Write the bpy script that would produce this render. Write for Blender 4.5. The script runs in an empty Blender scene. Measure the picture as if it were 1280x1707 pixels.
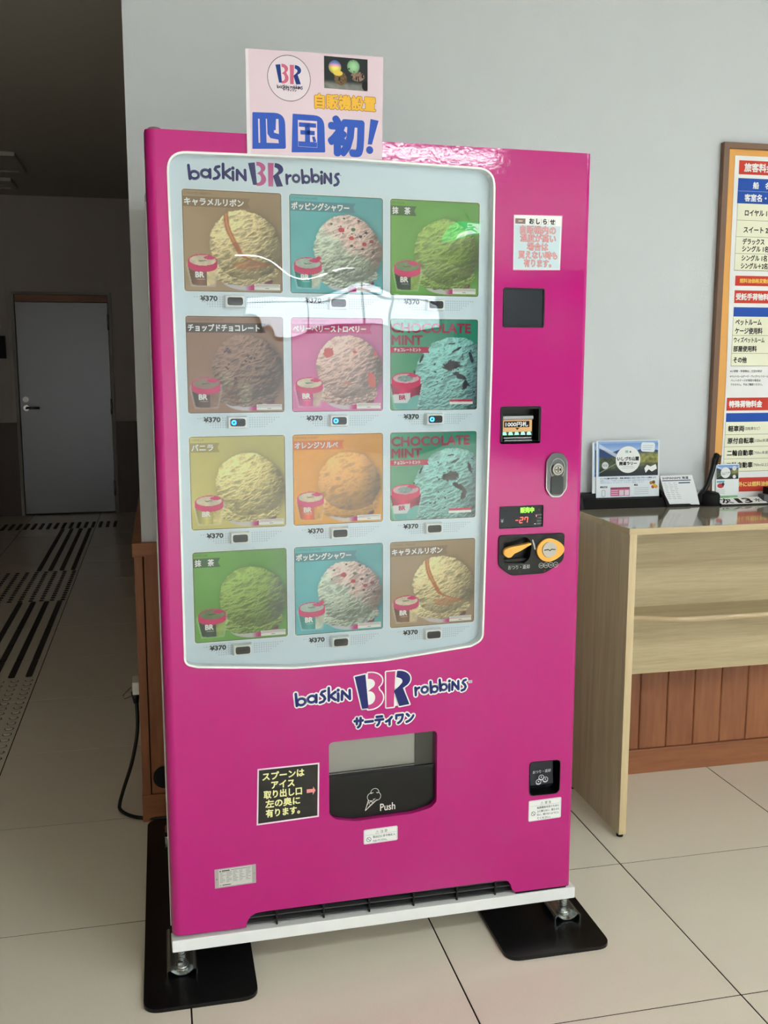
import bpy, bmesh, math, random
import numpy as np
from mathutils import Matrix, Vector
from mathutils.geometry import tessellate_polygon

random.seed(7)
S = bpy.context.scene
COL = S.collection
PI = math.pi

# ------------------------------------------------------------------ camera, sky, lights, exposure
FPX = 1646.46                                   # focal length in pixels of the 1280 px wide frame
yaw, pitch, roll = -0.2221, 0.1493, 0.0002
cd = bpy.data.cameras.new('camera'); cam = bpy.data.objects.new('camera', cd); COL.objects.link(cam)
Rz = Matrix.Rotation(yaw, 3, 'Z'); Rx = Matrix.Rotation(-pitch, 3, 'X'); Ry = Matrix.Rotation(roll, 3, 'Y')
Rm = (Rz @ Rx @ Ry)
right, fwd, up = Rm.col[0], Rm.col[1], Rm.col[2]
mw = Matrix.Identity(4)
for i in range(3):
    mw[i][0], mw[i][1], mw[i][2] = right[i], up[i], -fwd[i]
mw[0][3], mw[1][3], mw[2][3] = -1.2238, -2.3973, 1.3956
cam.matrix_world = mw
cd.sensor_fit = 'HORIZONTAL'; cd.sensor_width = 36.0; cd.lens = FPX / 1280 * 36.0
cd.clip_start = 0.05; cd.clip_end = 200
S.camera = cam

S.view_settings.view_transform = 'Standard'
S.view_settings.look = 'None'
S.view_settings.gamma = 1.0
S.view_settings.use_curve_mapping = False
S.view_settings.exposure = 0.92

w = bpy.data.worlds.new('world'); S.world = w; w.use_nodes = True
wn = w.node_tree.nodes; wl = w.node_tree.links
bg = wn['Background']; bg.inputs['Strength'].default_value = 40.0
# bright overcast sky above the horizon, paler-lit ground below it
_tc = wn.new('ShaderNodeTexCoord'); _sx = wn.new('ShaderNodeSeparateXYZ'); _rp = wn.new('ShaderNodeValToRGB')
_mr = wn.new('ShaderNodeMapRange'); _mr.inputs['From Min'].default_value = -0.25; _mr.inputs['From Max'].default_value = 0.5
wl.new(_tc.outputs['Generated'], _sx.inputs[0]); wl.new(_sx.outputs['Z'], _mr.inputs['Value']); wl.new(_mr.outputs[0], _rp.inputs[0])
_e = _rp.color_ramp.elements; _e[0].position = 0.0; _e[0].color = (0.24, 0.24, 0.23, 1); _e[1].position = 1.0; _e[1].color = (0.90, 0.96, 1.0, 1)
_a = _e.new(0.32); _a.color = (0.30, 0.31, 0.30, 1); _b = _e.new(0.40); _b.color = (0.78, 0.84, 0.90, 1)
wl.new(_rp.outputs[0], bg.inputs['Color'])

def area(name, loc, size, sizey, energy, rot, color=(1, 1, 1), portal=False):
    l = bpy.data.lights.new(name, 'AREA'); l.shape = 'RECTANGLE'; l.size = size; l.size_y = sizey
    l.energy = energy; l.color = color
    if portal: l.cycles.is_portal = True
    o = bpy.data.objects.new(name, l); COL.objects.link(o); o.location = loc; o.rotation_euler = rot
    return o
CEIL = 2.872
# windows (real openings); portals only help sampling the sky through them
WIN_BACK = (1.9, 4.9, 1.88, 2.42)       # x0,x1,z0,z1 in wall y=-13
WIN_RIGHT = (-12.6, -5.3, 0.05, 2.6)   # y0,y1,z0,z1 in wall x=6.5
YB, XR, XL, YW, YF = -13.0, 5.0, -4.5, 0.574, 7.184
area('window_portal', ((WIN_BACK[0]+WIN_BACK[1])/2, YB-0.1, (WIN_BACK[2]+WIN_BACK[3])/2), WIN_BACK[1]-WIN_BACK[0], WIN_BACK[3]-WIN_BACK[2], 1, (PI/2, 0, 0), portal=True)
area('window_portal', (XR+0.1, (WIN_RIGHT[0]+WIN_RIGHT[1])/2, (WIN_RIGHT[2]+WIN_RIGHT[3])/2), WIN_RIGHT[3]-WIN_RIGHT[2], WIN_RIGHT[1]-WIN_RIGHT[0], 1, (0, PI/2, 0), portal=True)
LIGHTS = [(1.15, -4.8), (3.4, -3.3), (0.7, -2.9), (2.2, -2.9), (2.1, -12.0)]
LAMP_W = 36.0

# ------------------------------------------------------------------ helpers
def s2l(c):
    c = np.asarray(c, float) / 255.0
    return np.where(c <= 0.04045, c / 12.92, ((c + 0.055) / 1.055) ** 2.4)
def L3(c, k=1.0):
    return tuple(float(min(0.92, v * k)) for v in s2l(c))

MATS = {}
def mat(name, rgb, rough=0.5, metal=0.0, coat=0.0, spec=0.5, emit=None, estr=0.0, bump=None, attr=False, lin=False):
    m = bpy.data.materials.new(name); m.use_nodes = True; MATS[name] = m
    nt = m.node_tree; b = nt.nodes['Principled BSDF']
    b.inputs['Base Color'].default_value = ((*rgb, 1) if lin else (*L3(rgb), 1))
    b.inputs['Roughness'].default_value = rough; b.inputs['Metallic'].default_value = metal
    b.inputs['Coat Weight'].default_value = coat; b.inputs['Coat Roughness'].default_value = 0.06
    b.inputs['Specular IOR Level'].default_value = spec
    if emit is not None:
        b.inputs['Emission Color'].default_value = (*L3(emit), 1); b.inputs['Emission Strength'].default_value = estr
    if attr:
        a = nt.nodes.new('ShaderNodeAttribute'); a.attribute_name = 'Col'
        nt.links.new(a.outputs['Color'], b.inputs['Base Color'])
    if bump:
        sc, st, dist = bump
        tc = nt.nodes.new('ShaderNodeTexCoord'); n = nt.nodes.new('ShaderNodeTexNoise'); bp = nt.nodes.new('ShaderNodeBump')
        n.inputs['Scale'].default_value = sc; n.inputs['Detail'].default_value = 2
        bp.inputs['Strength'].default_value = st; bp.inputs['Distance'].default_value = dist
        nt.links.new(tc.outputs['Object'], n.inputs['Vector']); nt.links.new(n.outputs['Fac'], bp.inputs['Height'])
        nt.links.new(bp.outputs['Normal'], b.inputs['Normal'])
        if coat: nt.links.new(bp.outputs['Normal'], b.inputs['Coat Normal'])
    return m

def wood(name, c1, c2, axis='Z', scale=14.0, rough=0.45, var=0.0, knots=False, stretch=14.0):
    m = bpy.data.materials.new(name); m.use_nodes = True; MATS[name] = m
    nt = m.node_tree; b = nt.nodes['Principled BSDF']; N = nt.nodes.new; K = nt.links.new
    tc = N('ShaderNodeTexCoord'); mp = N('ShaderNodeMapping'); oi = N('ShaderNodeObjectInfo')
    sc = {'X': (1 / stretch, 1, 1), 'Y': (1, 1 / stretch, 1), 'Z': (1, 1, 1 / stretch)}[axis]
    mp.inputs['Scale'].default_value = sc
    ad = N('ShaderNodeVectorMath'); ad.operation = 'ADD'
    mu = N('ShaderNodeMath'); mu.operation = 'MULTIPLY'; mu.inputs[1].default_value = 37.0
    K(oi.outputs['Random'], mu.inputs[0]); K(tc.outputs['Object'], ad.inputs[0]); K(mu.outputs[0], ad.inputs[1]); K(ad.outputs[0], mp.inputs['Vector'])
    n = N('ShaderNodeTexNoise'); n.inputs['Scale'].default_value = scale; n.inputs['Detail'].default_value = 8; n.inputs['Roughness'].default_value = 0.65; n.inputs['Distortion'].default_value = 0.6
    K(mp.outputs[0], n.inputs['Vector'])
    n2 = N('ShaderNodeTexNoise'); n2.inputs['Scale'].default_value = scale * 9; n2.inputs['Detail'].default_value = 3
    K(mp.outputs[0], n2.inputs['Vector'])
    av = N('ShaderNodeMath'); av.operation = 'MULTIPLY_ADD'; av.inputs[1].default_value = 0.45
    K(n2.outputs['Fac'], av.inputs[0]); K(n.outputs['Fac'], av.inputs[2])
    r = N('ShaderNodeValToRGB'); r.color_ramp.elements[0].position = 0.52; r.color_ramp.elements[1].position = 0.92
    r.color_ramp.elements[0].color = (*L3(c1), 1); r.color_ramp.elements[1].color = (*L3(c2), 1)
    K(av.outputs[0], r.inputs[0])
    out = r.outputs[0]
    if var:
        h = N('ShaderNodeHueSaturation'); mr = N('ShaderNodeMapRange'); mr.inputs['To Min'].default_value = 1 - var; mr.inputs['To Max'].default_value = 1 + var
        K(oi.outputs['Random'], mr.inputs['Value']); K(mr.outputs[0], h.inputs['Value']); K(out, h.inputs['Color']); out = h.outputs[0]
    if knots:
        v = N('ShaderNodeTexVoronoi'); v.inputs['Scale'].default_value = 2.6
        K(ad.outputs[0], v.inputs['Vector'])
        r2 = N('ShaderNodeValToRGB'); r2.color_ramp.elements[0].position = 0.015; r2.color_ramp.elements[1].position = 0.07
        r2.color_ramp.elements[0].color = (0.35, 0.25, 0.2, 1); r2.color_ramp.elements[1].color = (1, 1, 1, 1)
        K(v.outputs['Distance'], r2.inputs[0])
        mx = N('ShaderNodeMix'); mx.data_type = 'RGBA'; mx.blend_type = 'MULTIPLY'; mx.inputs[0].default_value = 0.8
        K(out, mx.inputs[6]); K(r2.outputs[0], mx.inputs[7]); out = mx.outputs[2]
    K(out, b.inputs['Base Color']); b.inputs['Roughness'].default_value = rough
    return m

def glass(name, tint=(1, 1, 1), fac=1.0, rough=0.0, wave=None):
    m = bpy.data.materials.new(name); m.use_nodes = True; MATS[name] = m
    nt = m.node_tree; nt.nodes.clear(); N = nt.nodes.new; K = nt.links.new
    o = N('ShaderNodeOutputMaterial'); mx = N('ShaderNodeMixShader'); t = N('ShaderNodeBsdfTransparent'); g = N('ShaderNodeBsdfGlossy'); f = N('ShaderNodeFresnel')
    t.inputs['Color'].default_value = (*tint, 1); g.inputs['Roughness'].default_value = rough; f.inputs['IOR'].default_value = 1.5
    mu = N('ShaderNodeMath'); mu.operation = 'MULTIPLY'; mu.inputs[1].default_value = fac
    K(f.outputs[0], mu.inputs[0]); K(mu.outputs[0], mx.inputs[0]); K(t.outputs[0], mx.inputs[1]); K(g.outputs[0], mx.inputs[2]); K(mx.outputs[0], o.inputs[0])
    if wave:
        tc = N('ShaderNodeTexCoord'); n = N('ShaderNodeTexNoise'); bp = N('ShaderNodeBump')
        n.inputs['Scale'].default_value = wave[0]; n.inputs['Detail'].default_value = 1
        bp.inputs['Strength'].default_value = 1.0; bp.inputs['Distance'].default_value = wave[1]
        K(tc.outputs['Object'], n.inputs['Vector']); K(n.outputs['Fac'], bp.inputs['Height']); K(bp.outputs['Normal'], g.inputs['Normal']); K(bp.outputs['Normal'], f.inputs['Normal'])
    return m

def meta(o, label=None, cat=None, group=None, kind=None):
    if label: o['label'] = label
    if cat: o['category'] = cat
    if group: o['group'] = group
    if kind: o['kind'] = kind
    return o
def link(name, me, parent=None, loc=None, rot=None):
    o = bpy.data.objects.new(name, me); COL.objects.link(o)
    if parent: o.parent = parent
    if loc: o.location = loc
    if rot: o.rotation_euler = rot
    return o
def empty(name, loc, rotz=0, label=None, cat=None, group=None):
    o = link(name, None, None, loc, (0, 0, rotz)); o.empty_display_size = 0.1
    return meta(o, label, cat, group)
def bevel(o, wdt, seg=2, ang=40):
    md = o.modifiers.new('bevel', 'BEVEL'); md.width = wdt; md.segments = seg; md.limit_method = 'ANGLE'; md.angle_limit = math.radians(ang)
    md.harden_normals = False
    return o

class MB:
    def __init__(s): s.v = []; s.f = []; s.m = []; s.sm = []
    def add(s, vs, fs, mi=0, smooth=False):
        o = len(s.v); s.v += [tuple(p) for p in vs]
        for f in fs: s.f.append([i + o for i in f]); s.m.append(mi); s.sm.append(smooth)
        return s
    def box(s, x0, x1, y0, y1, z0, z1, mi=0):
        v = [(x0, y0, z0), (x1, y0, z0), (x1, y1, z0), (x0, y1, z0), (x0, y0, z1), (x1, y0, z1), (x1, y1, z1), (x0, y1, z1)]
        return s.add(v, [(3, 2, 1, 0), (4, 5, 6, 7), (0, 1, 5, 4), (1, 2, 6, 5), (2, 3, 7, 6), (3, 0, 4, 7)], mi)
    def hexa(s, v, mi=0):
        return s.add(v, [(3, 2, 1, 0), (4, 5, 6, 7), (0, 1, 5, 4), (1, 2, 6, 5), (2, 3, 7, 6), (3, 0, 4, 7)], mi)
    def plate(s, loops, y0, y1, mi=0, back=True, front=True, side_mi=None, axis='Y'):
        """2D loops (first outer CCW, others holes) in XZ, from y0 (front) to y1 (back); axis='Z': loops in XY from z=y1 top to y0."""
        flat = [p for l in loops for p in l]
        tri = tessellate_polygon([[Vector((p[0], p[1], 0)) for p in l] for l in loops])
        n = len(flat)
        if axis == 'Y':
            A = [(p[0], y0, p[1]) for p in flat]; B = [(p[0], y1, p[1]) for p in flat]
        else:
            A = [(p[0], p[1], y1) for p in flat]; B = [(p[0], p[1], y0) for p in flat]
        fs = []
        for t in tri:
            a, b, c = [flat[i] for i in t]
            cr = (b[0] - a[0]) * (c[1] - a[1]) - (b[1] - a[1]) * (c[0] - a[0])
            if abs(cr) < 1e-14: continue
            t = list(t) if cr > 0 else list(t)[::-1]
            if front: fs.append(t)
            if back: fs.append([i + n for i in t[::-1]])
        s.add(A + B, fs, mi)
        base = len(s.v) - 2 * n; k = 0; sf = []
        for li, l in enumerate(loops):
            m = len(l)
            ar = sum(l[i][0] * l[(i + 1) % m][1] - l[(i + 1) % m][0] * l[i][1] for i in range(m))
            ccw = ar > 0
            for i in range(m):
                a, b = k + i, k + (i + 1) % m
                q = [b, a, a + n, b + n]
                if (li == 0) != ccw: q = q[::-1]
                s.f.append([base + j for j in q]); s.m.append(mi if side_mi is None else side_mi); s.sm.append(False)
            k += m
        return s
    def cyl(s, p0, p1, r0, r1=None, n=20, mi=0, caps=True, smooth=True):
        r1 = r0 if r1 is None else r1
        p0, p1 = Vector(p0), Vector(p1); d = (p1 - p0).normalized()
        a = d.orthogonal().normalized(); b = d.cross(a)
        vs = []
        for p, r in ((p0, r0), (p1, r1)):
            for i in range(n):
                t = 2 * PI * i / n; vs.append(p + a * math.cos(t) * r + b * math.sin(t) * r)
        s.add(vs, [(i, (i + 1) % n, n + (i + 1) % n, n + i) for i in range(n)], mi, smooth)
        o = len(s.v) - 2 * n
        if caps:
            s.f += [[o + i for i in range(n)][::-1], [o + n + i for i in range(n)]]; s.m += [mi, mi]; s.sm += [False, False]
        return s
    def tube(s, pts, r, n=10, mi=0):
        pts = [Vector(p) for p in pts]; rings = []
        prev = None
        for i, p in enumerate(pts):
            d = (pts[min(i + 1, len(pts) - 1)] - pts[max(i - 1, 0)]).normalized()
            a = d.orthogonal().normalized() if prev is None else (prev - d * prev.dot(d)).normalized()
            prev = a; b = d.cross(a)
            rr = r[i] if isinstance(r, (list, tuple)) else r
            rings += [p + a * math.cos(2 * PI * k / n) * rr + b * math.sin(2 * PI * k / n) * rr for k in range(n)]
        fs = [(i * n + k, i * n + (k + 1) % n, (i + 1) * n + (k + 1) % n, (i + 1) * n + k) for i in range(len(pts) - 1) for k in range(n)]
        s.add(rings, fs, mi, True)
        o = len(s.v) - len(rings); e = len(s.v) - n
        s.f += [[o + i for i in range(n)][::-1], [e + i for i in range(n)]]; s.m += [mi, mi]; s.sm += [False, False]
        return s
    def lathe(s, prof, c=(0, 0, 0), n=28, mi=0):
        vs = []
        for r, z in prof:
            vs += [(c[0] + r * math.cos(2 * PI * k / n), c[1] + r * math.sin(2 * PI * k / n), c[2] + z) for k in range(n)]
        fs = [(i * n + k, i * n + (k + 1) % n, (i + 1) * n + (k + 1) % n, (i + 1) * n + k) for i in range(len(prof) - 1) for k in range(n)]
        s.add(vs, fs, mi, True)
        return s
    def build(s, name, mats, parent=None, loc=None, rot=None, bev=0, seg=2):
        me = bpy.data.meshes.new(name); me.from_pydata(s.v, [], s.f)
        if not isinstance(mats, (list, tuple)): mats = [mats]
        for m in mats: me.materials.append(m)
        me.polygons.foreach_set('material_index', s.m); me.polygons.foreach_set('use_smooth', s.sm)
        me.update()
        o = link(name, me, parent, loc, rot)
        if bev: bevel(o, bev, seg)
        return o

def spline(pts, n=8):
    pts = [np.array(p, float) for p in pts]; P = [2 * pts[0] - pts[1]] + pts + [2 * pts[-1] - pts[-2]]; out = []
    for i in range(1, len(P) - 2):
        for k in range(n):
            t = k / n; a, b, c, d = P[i - 1], P[i], P[i + 1], P[i + 2]
            out.append(0.5 * ((2 * b) + (-a + c) * t + (2 * a - 5 * b + 4 * c - d) * t * t + (-a + 3 * b - 3 * c + d) * t ** 3))
    out.append(pts[-1]); return [tuple(p) for p in out]

def fillet(pts, rad, n=6):
    """CCW polygon with rounded corners."""
    m = len(pts); out = []
    for i in range(m):
        r = rad[i] if isinstance(rad, (list, tuple)) else rad
        p = np.array(pts[i], float); a = np.array(pts[i - 1], float) - p; b = np.array(pts[(i + 1) % m], float) - p
        la, lb = np.linalg.norm(a), np.linalg.norm(b); a /= la; b /= lb
        if r <= 0: out.append(tuple(p)); continue
        ang = math.acos(max(-1, min(1, float(a @ b)))); t = min(r / math.tan(ang / 2), la * 0.49, lb * 0.49)
        q0, q1 = p + a * t, p + b * t
        for k in range(n + 1):
            u = k / n; out.append(tuple((1 - u) ** 2 * q0 + 2 * u * (1 - u) * p + u * u * q1))
    return out
def rect(x0, z0, x1, z1): return [(x0, z0), (x1, z0), (x1, z1), (x0, z1)]
def rrect(x0, z0, x1, z1, r, n=6): return fillet(rect(x0, z0, x1, z1), r, n)
def ellipse(cx, cz, rx, rz, n=32, a0=0, a1=2 * PI): 
    full = abs(a1 - a0 - 2 * PI) < 1e-6
    k = n if full else n + 1
    return [(cx + rx * math.cos(a0 + (a1 - a0) * i / n), cz + rz * math.sin(a0 + (a1 - a0) * i / n)) for i in range(k)]

# ---- lettering
_TC = {}
def glyphs(t):
    if t not in _TC:
        c = bpy.data.curves.new('t', 'FONT'); c.body = t; c.size = 1; c.resolution_u = 3
        o = bpy.data.objects.new('t', c); me = bpy.data.meshes.new_from_object(o)
        v = [(p.co.x, p.co.y) for p in me.vertices]; f = [list(p.vertices) for p in me.polygons]
        bpy.data.objects.remove(o); bpy.data.curves.remove(c); bpy.data.meshes.remove(me)
        _TC[t] = (v, f)
    return _TC[t]

class Art:
    """flat print: coloured faces in the XZ plane looking towards -Y, layers 0.15 mm apart"""
    STEP = 0.00015
    def __init__(s, k=1.0): s.v = []; s.f = []; s.c = []; s.grids = []; s.k = k
    def col(s, c): return L3(c, s.k)
    def poly(s, pts, c, ly=1, holes=None):
        loops = [pts] + (holes or []); flat = [p for l in loops for p in l]; o = len(s.v)
        s.v += [(p[0], -ly * s.STEP, p[1]) for p in flat]; cc = s.col(c)
        for t in tessellate_polygon([[Vector((p[0], p[1], 0)) for p in l] for l in loops]):
            a, b, d = [flat[i] for i in t]
            cr = (b[0] - a[0]) * (d[1] - a[1]) - (b[1] - a[1]) * (d[0] - a[0])
            t = list(t) if cr > 0 else list(t)[::-1]
            s.f.append([i + o for i in t]); s.c.append(cc)
        return s
    def rect(s, x0, z0, x1, z1, c, ly=1): return s.poly(rect(x0, z0, x1, z1), c, ly)
    def line(s, pts, wd, c, ly=2, round_=True, closed=False):
        cc = s.col(c); pts = [np.array(p, float) for p in pts]
        if closed: pts = pts + [pts[0]]
        for ii, (a, b) in enumerate(zip(pts[:-1], pts[1:])):
            d = b - a; ln = np.linalg.norm(d)
            if ln < 1e-9: continue
            nrm = np.array([-d[1], d[0]]) / ln * wd / 2; o = len(s.v)
            for q in (a - nrm, b - nrm, b + nrm, a + nrm): s.v.append((q[0], -ly * s.STEP - (ii % 3) * 1.1e-5, q[1]))
            s.f.append([o, o + 1, o + 2, o + 3]); s.c.append(cc)
        if round_:
            for ii, a in enumerate(pts): s.disc(a[0], a[1], wd / 2, c, ly + 0.25 + 0.075 * (ii % 4), 10)
        return s
    def disc(s, cx, cz, r, c, ly=2, n=24, rz=None):
        o = len(s.v); s.v += [(p[0], -ly * s.STEP, p[1]) for p in ellipse(cx, cz, r, rz or r, n)]
        s.f.append(list(range(o, o + n))); s.c.append(s.col(c)); return s
    def ring(s, cx, cz, r, wd, c, ly=2, n=32): return s.line(ellipse(cx, cz, r, r, n), wd, c, ly, False, True)
    def text(s, t, x, zc, em, c, ly=3, w=None, bold=0.0, align='l', slant=0.0, n=8, rise=0.0):
        v, f = glyphs(t)
        if not v: return s
        xs = [p[0] for p in v]; x0, x1 = min(xs), max(xs)
        sx = em if w is None else w / (x1 - x0)
        W = (x1 - x0) * sx
        ox = x - (0 if align == 'l' else W / 2 if align == 'c' else W)
        cc = s.col(c)
        offs = [(0, 0)] + ([(bold * math.cos(2 * PI * k / n), bold * math.sin(2 * PI * k / n)) for k in range(n)] if bold else [])
        for io, (dx, dz) in enumerate(offs):
            o = len(s.v); ye = io * 1.1e-5 * 8 / max(8, len(offs))
            for p in v:
                zz = (p[1] - 0.37) * em; xx = (p[0] - x0) * sx
                s.v.append((ox + xx + slant * zz + dx, -ly * s.STEP - ye, zc + zz + dz + rise * xx))
            for q in f: s.f.append([i + o for i in q]); s.c.append(cc)
        return s
    def grid(s, x0, z0, x1, z1, img, ly=1):
        """img (h,w,3) sRGB 0-255, row 0 at the bottom"""
        s.grids.append((x0, z0, x1, z1, np.clip(s2l(np.clip(img, 0, 255)) * s.k, 0, 0.92), ly)); return s
    def build(s, name, m, parent=None, y=0.0, loc=None, rot=None):
        V = [np.array(s.v, float).reshape(-1, 3)]; idx = [i for f in s.f for i in f]; tot = [len(f) for f in s.f]
        cols = [np.repeat(np.array(s.c, float).reshape(-1, 3), tot, axis=0)] if tot else []
        base = len(s.v); I = [np.array(idx, np.int32)]; T = [np.array(tot, np.int32)]
        for x0, z0, x1, z1, im, ly in s.grids:
            h, wd = im.shape[:2]
            X, Z = np.meshgrid(np.linspace(x0, x1, wd), np.linspace(z0, z1, h))
            V.append(np.stack([X.ravel(), np.full(X.size, -ly * s.STEP), Z.ravel()], 1))
            a = (np.arange(h - 1)[:, None] * wd + np.arange(wd - 1)[None]).ravel()
            q = np.stack([a, a + 1, a + wd + 1, a + wd], 1)
            I.append((q + base).ravel().astype(np.int32)); T.append(np.full(len(q), 4, np.int32)); cols.append(im.reshape(-1, 3)[q.ravel()]); base += h * wd
        V = np.concatenate(V); V[:, 1] += y; I = np.concatenate(I); T = np.concatenate(T); Cc = np.concatenate(cols)
        me = bpy.data.meshes.new(name)
        me.vertices.add(len(V)); me.vertices.foreach_set('co', V.ravel())
        me.loops.add(len(I)); me.loops.foreach_set('vertex_index', I)
        me.polygons.add(len(T)); me.polygons.foreach_set('loop_start', np.concatenate([[0], np.cumsum(T)[:-1]]).astype(np.int32)); me.polygons.foreach_set('loop_total', T)
        me.update(calc_edges=True)
        at = me.color_attributes.new('Col', 'FLOAT_COLOR', 'CORNER')
        at.data.foreach_set('color', np.concatenate([Cc, np.ones((len(Cc), 1))], 1).ravel())
        me.materials.append(m)
        return link(name, me, parent, loc, rot)

# ---- noise for printed photographs
def vnoise(x, y, seed=0):
    xi = np.floor(x).astype(np.int64); yi = np.floor(y).astype(np.int64); fx = x - xi; fy = y - yi
    fx = fx * fx * (3 - 2 * fx); fy = fy * fy * (3 - 2 * fy)
    def h(a, b):
        n = (a * 374761393 + b * 668265263 + seed * 1442695041) & 0xFFFFFFFF
        n = ((n ^ (n >> 13)) * 1274126177) & 0xFFFFFFFF
        return ((n ^ (n >> 16)) & 0xFFFF) / 65535.0
    return (h(xi, yi) * (1 - fx) + h(xi + 1, yi) * fx) * (1 - fy) + (h(xi, yi + 1) * (1 - fx) + h(xi + 1, yi + 1) * fx) * fy
def fbm(x, y, seed=0, o=4):
    r = 0; a = 0.5; t = 0
    for i in range(o): r = r + a * vnoise(x * 2 ** i, y * 2 ** i, seed + i * 17); t += a; a *= 0.55
    return r / t
def ss(a, b, x):
    t = np.clip((x - a) / (b - a), 0, 1); return t * t * (3 - 2 * t)
def mixc(a, b, t): return a * (1 - t[..., None]) + np.asarray(b, float) * t[..., None]

# ------------------------------------------------------------------ materials
M = MATS
PKI = 1.06     # print / paint albedo gain: the photographed tone of a surface divided by the light on it
mat('wall_paint', (213, 217, 222), 0.75, bump=(260, 0.25, 0.002))
mat('ceiling_paint', (196, 192, 184), 0.85)
mat('far_wall', (190, 180, 178), 0.6)
mat('pink', (0.51, 0.004, 0.20), 0.45, coat=1.0, spec=0.05, lin=True, bump=(110, 0.09, 0.0010))
mat('pink_edge', (0.45, 0.022, 0.19), 0.35, coat=0.5, lin=True)
mat('body_white', (205, 205, 200), 0.4)
mat('white_paint', (232, 236, 240), 0.35)
mat('white_rim', (244, 246, 248), 0.3)
mat('panel_white', (220, 235, 255), 0.5)
mat('print', (200, 200, 200), 0.6, spec=0.2, attr=True)
mat('gloss_print', (200, 200, 200), 0.35, spec=0.35, attr=True)
mat('card_print', (200, 200, 200), 0.6, spec=0.08, attr=True)
mat('black_plastic', (15, 15, 17), 0.28, spec=0.35)
mat('black_matte', (12, 12, 14), 0.6, spec=0.25)
mat('black_steel', (7, 7, 9), 0.3, spec=0.35, bump=(60, 0.1, 0.001))
mat('dark_screen', (28, 32, 42), 0.25, spec=0.35)
mat('dark_cavity', (30, 30, 32), 0.6)
mat('grey_cavity', (222, 222, 218), 0.5)
mat('chrome', (150, 150, 152), 0.1, metal=1.0)
mat('steel', (150, 150, 152), 0.3, metal=1.0)
mat('galvanised', (190, 194, 194), 0.26, metal=1.0, bump=(60, 0.2, 0.001))
mat('brushed', (170, 165, 158), 0.3, metal=1.0)
mat('yellow', (247, 178, 62), 0.35, coat=0.3)
mat('grout', (34, 27, 22), 0.95, spec=0.05)
mat('paper', (240, 240, 238), 0.7)
mat('tray_black', (9, 9, 11), 0.3, spec=0.25)
mat('blue_led', (30, 120, 255), 0.4, emit=(40, 140, 255), estr=5.0)
mat('green_led', (120, 255, 60), 0.4, emit=(120, 255, 50), estr=1.3)
mat('red_led', (255, 70, 60), 0.4, emit=(255, 70, 60), estr=2.2)
mat('mint_led', (120, 230, 170), 0.4, emit=(120, 230, 170), estr=0.9)
mat('lamp_tube', (255, 255, 255), 0.4, emit=(232, 244, 255), estr=LAMP_W)
mat('exit_green', (40, 200, 120), 0.4, emit=(60, 220, 140), estr=4.0)
mat('exit_white', (255, 255, 255), 0.4, emit=(235, 255, 245), estr=6.0)
mat('door_metal', (98, 98, 102), 0.3, metal=0.92, bump=(8, 0.05, 0.01))
mat('door_frame', (140, 136, 128), 0.4)
mat('outlet', (225, 225, 220), 0.4)
mat('rubber', (48, 44, 38), 0.6)
mat('stud', (206, 197, 180), 0.3)
mat('frame_wood', (120, 86, 62), 0.4)
wood('oak_h', (178, 160, 124), (206, 189, 152), 'X', 26, 0.42, stretch=22)
wood('oak_v', (186, 168, 140), (214, 196, 166), 'Z', 26, 0.42, stretch=22)
wood('oak_edge', (206, 182, 140), (222, 200, 160), 'Z', 20, 0.4)
wood('oak_edge_h', (192, 170, 130), (214, 192, 152), 'X', 20, 0.4)
wood('cedar', (126, 74, 46), (160, 100, 64), 'Z', 9, 0.45, var=0.07, knots=True, stretch=9)
wood('cedar_h', (132, 80, 50), (166, 104, 66), 'X', 9, 0.42, stretch=12)
glass('pane', (0.98, 0.99, 0.99), 0.85, 0.0, wave=(5.5, 0.0030))
glass('window_glass', (0.96, 0.98, 0.98), 1.0)
wood('dark_wood', (50, 26, 20), (70, 38, 28), 'Z', 9, 0.4)
glass('dimming_glass', (0.42, 0.43, 0.44), 1.0)  # invented tint, dims the strip window mirrored in the menu glass
glass('flap_glass', (0.93, 0.93, 0.92), 1.0)
glass('lens', (0.55, 0.57, 0.6), 1.0)

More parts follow.
